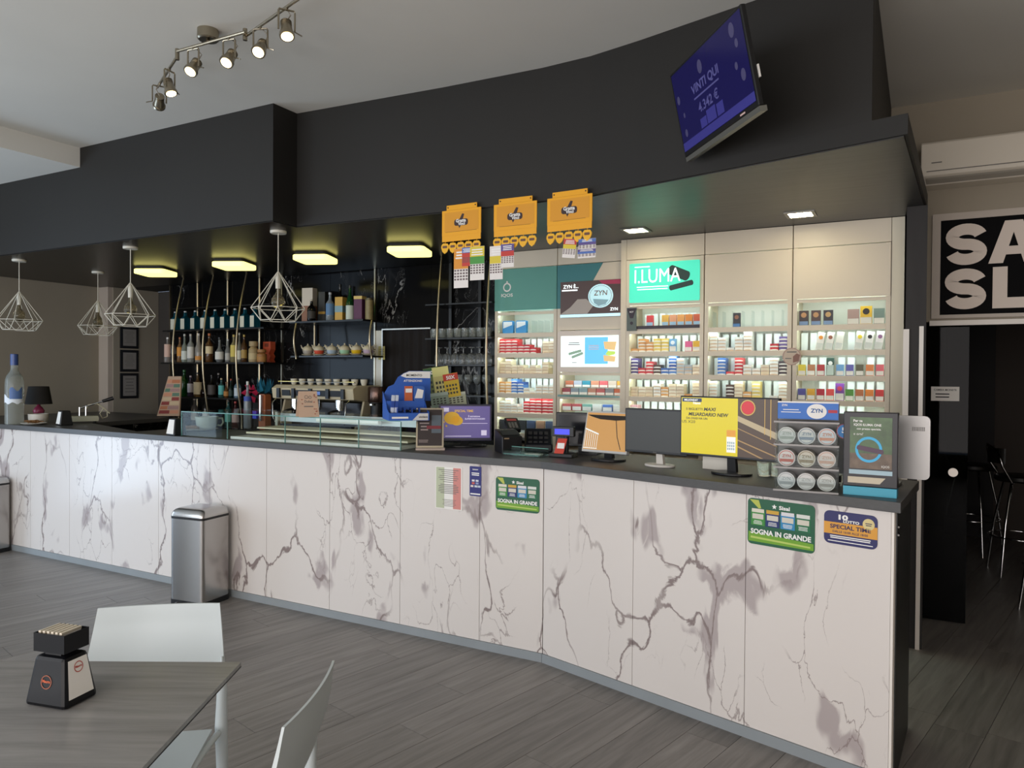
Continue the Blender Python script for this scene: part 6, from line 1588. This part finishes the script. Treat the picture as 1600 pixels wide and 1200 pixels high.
# ================================================================== STICKERS ON THE COUNTER FRONT
ysf = YA+.0072
def flat_on_A(px0, py0, px1, py1, name, label, cat):
    a = on_y(px0, py0, ysf); b = on_y(px1, py1, ysf)
    t = thing(name, label, cat, ((a.x+b.x)/2, ysf, b.z))
    return t, (b.x-a.x), a.z-b.z
t, w, h = flat_on_A(681, 728, 722, 798, 'paper_notice', 'printed notice on green, white and red paper taped to counter', 'notice')
MB().box(-w/2, w/2, -.0012, 0, 0, h).build('sheet', M_paper, t)
MB().quad(-w/2+.004, -w/6, .004, h-.004, -.0018).build('green_band', mat('band_green', '#b9bfa2', .7), t)
MB().quad(w/6, w/2-.008, .004, h-.004, -.0018).build('red_band', mat('band_red', '#d08a82', .7), t)
MB().lines(-w*.40, w*.38, h*.62, h*.95, 7, -.0024, .3, .5).lines(-w*.40, w*.38, h*.36, h*.60, 6, -.0024, .4, .3).lines(-w*.25, w*.3, h*.06, h*.24, 5, -.0024, .3, .4).build('small_print', M_inkgrey, t)
t, w, h = flat_on_A(734, 728, 752, 776, 'payment_sticker', 'narrow dark blue payment sticker on the counter front', 'sticker')
MB().rrect(-w/2, w/2, 0, h, .006, -.0012, 0).build('sheet', mat('sticker_blue', '#26266e', .45), t)
MB().text('SISALPAY', 0, h-.018, w*.5, .011, -.0018, .03).lines(-w*.33, w*.33, h*.68, h*.80, 2, -.0018, .55, .1).lines(-w*.42, w*.42, h*.04, h*.10, 1, -.0018, .7, 0).build('lettering', M_inkwhite, t)
for j, (x, z, c) in enumerate(((-.18, .52, '#d8d6d8'), (.15, .52, '#c9cdd8'), (-.18, .43, '#c25a4c'), (.15, .43, '#8a94b8'), (-.28, .33, '#dcd0c8'), (.05, .33, '#c9d2d8'), (.32, .33, '#b9c2d0'))):
    MB().quad(w*(x-.12), w*(x+.12), h*(z-.033), h*(z+.033), -.0018).build('card_logo', mat('cardlogo_'+c, c, .5), t)
def sogna(t, w, h):
    MB().rrect(-w/2, w/2, 0, h, .018, -.0014, 0).build('sheet', mat('sogna_green', '#1e5a3c', .4), t)
    MB().poly([(-w*.485, h*.06), (w*.485, h*.06), (w*.485, h*.20), (-w*.485, h*.27)], -.0019).build('lower_field', mat('sogna_lime', '#6fa02c', .4), t)
    MB().poly([(-w*.45, h*.13), (w*.44, h*.10), (w*.44, h*.135), (-w*.45, h*.175)], -.0023).build('lower_line', mat('sogna_pale', '#b4c864', .4), t)
    MB().poly([(-w*.47, h*.97), (-w*.33, h*.97), (-w*.29, h*.80), (-w*.33, h*.79)], -.0019).build('pencil', mat('sogna_pencil', '#b4bc50', .4), t)
    MB().text('SOGNA IN GRANDE', 0, h*.285, w*.9, h*.115, -.0023, .035, keep=False).build('lettering', M_inkwhite, t)
    MB().text('Sisal', w*.06, h*.86, w*.16, h*.085, -.0023, .03, keep=False).build('lettering', M_inkwhite, t)
    MB().poly([(-w*.09+.02*w*math.cos(PI/2+k*PI/5)*(2.0 if k % 2 == 0 else .9), h*.865+.02*w*math.sin(PI/2+k*PI/5)*(2.0 if k % 2 == 0 else .9)) for k in range(10)], -.0023).build('emblem', M_inkwhite, t)
    for j, (c, hd) in enumerate((('#3f8a3c', '#d8d2c0'), ('#1f2f6a', '#c9a03c'), ('#2f84b4', '#d8d6d8'), ('#1e6a44', '#d6d8d0'))):
        x = -w*.34+j*w*.225
        cdm = MB().quad(x-w*.105, x+w*.105, h*.42, h*.74, -.0022).build('ticket_panel', mat('sognap_'+c, c, .45), t)
        MB().quad(x-w*.095, x+w*.095, h*.70, h*.78, -.0027).build('panel_title', mat('sognat_'+hd, hd, .5), cdm)
        MB().quad(x-w*.085, x+w*.085, h*.56, h*.67, -.0027).build('panel_ticket', mat('sogna_tk', '#cfc9ba', .5), cdm)
        MB().lines(x-w*.07, x+w*.07, h*.44, h*.53, 3, -.0027, .4, .2).build('small_print', M_inkwhite, cdm)
t, w, h = flat_on_A(775, 744, 843, 803, 'lottery_sticker', 'smaller green lottery sticker near the bend of the counter', 'sticker'); sogna(t, w, h)
def flat_on_B(px0, py0, px1, py1, name, label, cat):
    (s0_, z0_), (s1_, z1_) = onB(px0, py0, .0072), onB(px1, py1, .0072)
    c = PB((s0_+s1_)/2, .0072)
    return thing(name, label, cat, (c[0], c[1], z1_), -TB), s1_-s0_, z0_-z1_
t, w, h = flat_on_B(1169, 777, 1273, 866, 'lottery_sticker', 'larger green lottery sticker below the round tin stand', 'sticker'); sogna(t, w, h)
t, w, h = flat_on_B(1288, 796, 1371, 860, 'lottery_sticker', 'dark blue and orange lottery sticker at counter\'s right end', 'sticker')
MB().rrect(-w/2, w/2, 0, h, .022, -.0014, 0).build('sheet', mat('ten_blue', '#2b2a5e', .4), t)
MB().quad(-w/2, w/2, h*.30, h*.66, -.0019).build('orange_band', mat('ten_orange', '#d89a3a', .4), t)
MB().disc_y(w*.34, h*.72, h*.17, -.0023, -.0019, 24).build('badge', mat('ten_cream', '#d6c48a', .4), t)
MB().text('SPECIAL TIME', -.0, h*.535, w*.76, h*.13, -.0023, .03, keep=False).text('DALLE 16:00 ALLE 18:00', 0, h*.385, w*.66, h*.07, -.0023, .015, keep=False).lines(w*.27, w*.41, h*.66, h*.77, 2, -.0028, .45).build('lettering', mat('ten_navy', '#2b2550', .5), t)
MB().text('10', -w*.13, h*.83, w*.18, h*.16, -.0023, .05, keep=False).text('LOTTO', w*.02, h*.715, w*.30, h*.085, -.0023, .04, keep=False).lines(-w*.42, w*.42, h*.16, h*.27, 2, -.0023, .55, .2).lines(-w*.42, w*.42, h*.06, h*.12, 1, -.0023, .4, 0).build('lettering', M_inkwhite, t)
# ================================================================== ON THE FLOOR
# ---- pedal bins
def rr(w, d, r, k=5):
    pts = []
    for cx, cy, a in ((w/2-r, -d/2+r, -90), (w/2-r, d/2-r, 0), (-w/2+r, d/2-r, 90), (-w/2+r, -d/2+r, 180)):
        for i in range(k+1): t = R_(a+90*i/k); pts.append((cx+r*math.cos(t), cy+r*math.sin(t)))
    return pts
def bin_(loc, rz, label):
    t = thing('pedal_bin', label, 'bin', loc, rz, 'steel pedal bins along the counter')
    w, d = .285, .255
    MB().prism(rr(w+.006, d+.006, .032), 0, .035).build('base', M_black, t, smooth=30)
    MB().prism(rr(w, d, .03), .0355, .575).build('body', M_steel, t, smooth=30)
    MB().prism(rr(w+.004, d+.004, .032), .5755, .590).build('rim', M_black, t, smooth=30)
    lid = MB(); n = 10; prof = rr(w, d, .03); m = len(prof); vs = []; fs = []
    for i in range(n+1):
        t_ = i/n; s = math.cos(t_*PI/2*.93)**.35; z = .5905+.055*math.sin(t_*PI/2)
        vs += [(x*s, y*(s*.9+.1*s), z) for x, y in prof]
    for i in range(n):
        for k in range(m): fs.append((i*m+k, i*m+(k+1) % m, (i+1)*m+(k+1) % m, (i+1)*m+k))
    fs += [tuple(range(m-1, -1, -1)), tuple(range(n*m, (n+1)*m))]
    lid.add(vs, fs).build('lid', M_steel, t, smooth=50)
    MB().tube([(-.07, -d/2-.002, .018), (-.07, -d/2-.035, .012), (.0, -d/2-.035, .012), (.0, -d/2-.002, .018)], .007, n=8).build('pedal', M_chrome, t, smooth=60)
    return t
b1 = bin_((-4.225, 3.40, 0), R_(7), 'steel pedal bin standing in the middle of the counter front')
dup(b1, (-6.955, 3.42, 0), R_(4), 'steel pedal bin cut off by the photo\'s left edge')

# ---- table
C0 = Vector((-1.625, 1.432)); tu = Vector((math.cos(R_(28.2)), math.sin(R_(28.2)))); tv_ = Vector((math.sin(R_(29.5)), -math.cos(R_(29.5))))
tcn = C0-tu*.40+tv_*.40
tb = thing('cafe_table', 'square cafe table with dark grey wood-look top in the foreground', 'table', (tcn.x, tcn.y, 0), R_(28.5))
M_tabl = wood_mat('table_wood', '#807f7e', '#9b9a98', R_(-28.5)+PI/2, .26, 0)
MB().box(-.40, .40, -.40, .40, .739, .75).build('top', M_tabl, tb)
MB().box(-.401, .401, -.401, .401, .7365, .7388).build('edge_core', M_black, tb)
MB().box(-.14, .14, -.14, .14, .725, .736).build('top_plate', M_black, tb)
MB().cyl((0, 0, .02), (0, 0, .725), .03, n=18).build('column', M_black, tb, smooth=40)
MB().lathe([(0, 0), (.21, 0), (.21, .010), (.05, .022), (0, .022)], n=28).build('foot', M_black, tb, smooth=40)

# ---- white shell chairs
M_chair = mat('white_polypropylene', '#c3ccce', .38)
def chair(loc, rz, label):
    t = thing('cafe_chair', label, 'chair', loc, rz, 'white plastic chairs at the grey table')
    # seat: slightly dished slab
    n = 8; vs = []; fs = []
    for s in (0, 1):
        for i in range(n+1):
            for j in range(n+1):
                u = -1+2*i/n; v = -1+2*j/n
                x = u*.182*(1-.05*(v+1)/2); y = v*.172; z = .448-.014*(1-u*u)*(1-v*v)-(.018*max(0, v)**3)
                vs.append((x, y, z-(.010 if s else 0)))
    N = (n+1)**2
    for i in range(n):
        for j in range(n):
            a = i*(n+1)+j; b = a+n+1
            fs.append((a, b, b+1, a+1)); fs.append((N+a, N+a+1, N+b+1, N+b))
    for i in range(n):
        for (p_, q_) in ((i*(n+1), (i+1)*(n+1)), ((i+1)*(n+1)+n, i*(n+1)+n), (i+1, i), (n*(n+1)+i, n*(n+1)+i+1)):
            fs.append((p_, N+p_, N+q_, q_))
    MB().add(vs, fs).build('seat', M_chair, t, smooth=50)
    # backrest: curved shell leaning back
    n, m = 12, 12; vs = []; fs = []
    for s in (0, 1):
        for i in range(n+1):
            for j in range(m+1):
                u = -1+2*i/n; v = j/m
                w = .212-.030*v
                z = .575+.232*v
                y = -.215-.080*v-.015*(1-u*u)+.020*v*v
                th = .006*math.sin(PI*max(.12, min(.88, v)))+.003
                vs.append((u*w, y-(th if s else -th*.2), z))
    N = (n+1)*(m+1)
    for i in range(n):
        for j in range(m):
            a = i*(m+1)+j; b = a+m+1
            fs.append((a, a+1, b+1, b)); fs.append((N+a, N+b, N+b+1, N+a+1))
    ring = [i*(m+1) for i in range(n+1)]+[n*(m+1)+j for j in range(1, m+1)]+[i*(m+1)+m for i in range(n-1, -1, -1)]+[j for j in range(m-1, 0, -1)]
    for k in range(len(ring)):
        a, b = ring[k], ring[(k+1) % len(ring)]; fs.append((a, b, N+b, N+a))
    MB().add(vs, fs).build('backrest', M_chair, t, smooth=50)
    for sx in (-1, 1):
        MB().tube([(sx*.205, -.245, 0), (sx*.203, -.222, .25), (sx*.202, -.205, .44), (sx*.203, -.212, .56), (sx*.201, -.222, .61), (sx*.198, -.232, .65)], [.013, .017, .019, .015, .009, .004], n=10).build('leg', M_chair, t, smooth=60)
        MB().tube([(sx*.170, .180, 0), (sx*.162, .160, .25), (sx*.152, .140, .437)], [.013, .017, .021], n=10).build('leg', M_chair, t, smooth=60)
        MB().tube([(sx*.198, -.205, .425), (sx*.182, -.06, .432), (sx*.160, .14, .430)], .010, n=8).build('side_rail', M_chair, t, smooth=60)
    return t
def yaw_to(dx, dy): return math.atan2(-dx, dy)
ch = chair((-1.925, 1.315, 0), yaw_to(.616, -.79), 'white plastic chair behind the table, its back turned to counter')
dup(ch, (-1.478, 1.176, 0), yaw_to(-.90, -.43), 'white plastic chair seen edge-on right of the table')

# ---- napkin dispenser with sugar tray on the table
p = on_z(100, 1104, .75)
nd = thing('napkin_dispenser', 'black napkin holder with sugar sachets on the cafe table', 'napkin holder', (p.x-.040, p.y+.018, .7506), facing(p)+R_(-47), None)
def frust(b, t_, z0, z1, y0=0): return MB().hexa([(-b[0], -b[1], z0), (b[0], -b[1], z0), (b[0], b[1], z0), (-b[0], b[1], z0)], [(-t_[0], -t_[1], z1), (t_[0], -t_[1], z1), (t_[0], t_[1], z1), (-t_[0], t_[1], z1)])
frust((.062, .050), (.045, .034), .0, .118).build('body', mat('dispenser_black', '#0c0d11', .38, spec=.3), nd, bevel=.010)
def face_x(z, off): return .062-(.062-.045)*z/.118+off
sl = lambda y, z, off=.0012: (face_x(z, off), y, z)
nf = MB().add([sl(-.036, .020), sl(.036, .020), sl(.027, .108), sl(-.027, .108)], [(0, 1, 2, 3)]).build('napkins', M_paper, nd)
g = MB().ring_y(0, 0, .013, .002, 0, 22).text('Mauro', 0, .001, .019, .006, 0, .04)
g.v = [(face_x(.088+z, .0022), x, .088+z) for x, y, z in g.v]; g.build('lettering', mat('logo_red', '#b8483c', .6), nf)
def face_y(z, off): return -.050+(.050-.034)*z/.118-off
g = MB().ring_y(.0, .060, .016, .0022, 0, 22); g.v = [(x, face_y(z, .0014), z) for x, y, z in g.v]; g.build('logo', mat('logo_copper', '#8a4a30', .5), nd)
g = MB().text('Mauro', 0, .062, .024, .007, 0, .04); g.v = [(x, face_y(z, .0016), z) for x, y, z in g.v]; g.build('lettering', mat('logo_orange', '#b8542c', .5), nd)
MB().box(-.024, .024, -.024, .024, .1185, .128).build('collar', M_black, nd)
ty = MB()
ty.box(-.046, .046, -.036, .036, .128, .131)
for a_, b_, c_, d_ in ((-.046, .046, -.036, -.034), (-.046, .046, .034, .036), (-.046, -.044, -.034, .034), (.044, .046, -.034, .034)): ty.box(a_, b_, c_, d_, .131, .172)
ty.build('sachet_tray', mat('tray_black', '#0b0c10', .45, spec=.3), nd)
for j in range(6):
    a = nd.matrix_basis @ Vector((-.030+.0105*j, 0, .1316))
    brown = j < 2
    o = thing('sugar_sachet', ('brown' if brown else 'white')+' sugar sachet in the napkin holder tray, %s from its left' % ORD[j], 'sugar sachet', a, nd.rotation_euler.z, 'sugar sachets on the cafe table', ry=R_(-8+3*j))
    MB().box(-.003, .003, -.028, .028, 0, .044).build('paper', mat('sachet_brown', '#8a6a3a', .6) if brown else M_paper, o)
    MB().box(-.0034, .0034, -.0285, .0285, .0385, .0442).build('crimped_end', mat('sachet_edge', '#cfc6b4', .6), o)

# ---- bar stools in the dark room
M_seat = mat('stool_black', '#15130f', .4)
def stool(loc, rz, label):
    t = thing('bar_stool', label, 'bar stool', loc, rz, 'chrome bar stools in the dark room')
    MB().lathe([(0, .735), (.17, .735), (.185, .75), (.18, .775), (.15, .785), (0, .785)], n=26).build('seat', M_seat, t, smooth=40)
    for k in range(4):
        a = PI/4+k*PI/2; cx, cy = math.cos(a), math.sin(a)
        MB().tube([(cx*.25, cy*.25, 0), (cx*.20, cy*.20, .4), (cx*.13, cy*.13, .72), (cx*.10, cy*.10, .735)], .011, n=8).build('leg', M_chrome, t, smooth=60)
    MB().tube([(.215*math.cos(2*PI*i/24), .215*math.sin(2*PI*i/24), .30) for i in range(24)], .009, n=7, closed=True).build('foot_ring', M_chrome, t, smooth=60)
    MB().tube([(-.14, .10, .735), (-.155, .17, .86), (-.14, .20, .98), (0, .235, 1.02), (.14, .20, .98), (.155, .17, .86), (.14, .10, .735)], .010, n=8).build('back_hoop', M_chrome, t, smooth=60)
    vs = []; fs = []
    for s in (0, 1):
        for i in range(9):
            a = R_(40+100*i/8)
            for z in (.88, 1.0): vs.append((.19*math.cos(a), .03+(.185+.014*s)*math.sin(a), z))
    for i in range(8):
        a = 2*i; fs += [(a, a+2, a+3, a+1), (18+a, 18+a+1, 18+a+3, 18+a+2), (a+1, a+3, 18+a+3, 18+a+1), (a, 18+a, 18+a+2, a+2)]
    fs += [(0, 1, 19, 18), (16, 34, 35, 17)]
    MB().add(vs, fs).build('backrest', M_seat, t, smooth=50)
    return t
s1 = stool((.78, 7.05, 0), R_(100), 'bar stool in the doorway, standing whole in the opening')
dup(s1, (.90, 6.02, 0), R_(150), 'bar stool cut off by the photo\'s right edge')
dup(s1, (.50, 7.75, 0), R_(60), 'bar stool half hidden behind the smoked glass door')

# ---- framed notices on the pilaster
xf_ = -8.118
for i, (y0, y1) in enumerate(((510, 545), (546.5, 581), (583, 622))):
    A_ = on_x(187, y0, xf_); B_ = on_x(215, y1, xf_)
    yc, zc = (A_.y+B_.y)/2, (A_.z+B_.z)/2; hw_, hh_ = (B_.y-A_.y)/2, (A_.z-B_.z)/2
    t = thing('framed_notice', '%s of three black-framed notices on the taupe pilaster' % ('top', 'middle', 'bottom')[i], 'picture frame', (xf_, yc, zc), PI/2, 'black-framed notices')
    MB().box(-hw_, hw_, -.018, -.001, -hh_, hh_).build('frame', M_black, t, bevel=.002)
    sh = MB().quad(-hw_+.03, hw_-.03, -hh_+.03, hh_-.03, -.0187).build('sheet', mat('notice_paper', '#8f8a84', .7), t)
    MB().lines(-hw_+.05, hw_-.05, -hh_+.06, hh_-.05, 9 if i < 2 else 5, -.0192, .25, .4).build('small_print', mat('notice_print', '#6a6560', .7), sh)
# paper note on the door jamb
A_ = on_y(591, 541, 5.46); B_ = on_y(601, 562, 5.46)
o = MB().box(A_.x, B_.x, 5.4625, 5.4645, B_.z, A_.z).build('paper_note', mat('note_yellow', '#b5ab6a', .6), None, label='yellowish paper note on the pale door jamb', cat='note')
MB().lines(A_.x+.01, B_.x-.005, B_.z+.02, A_.z-.02, 4, 5.4620, .3).build('small_print', M_inkgrey, o)
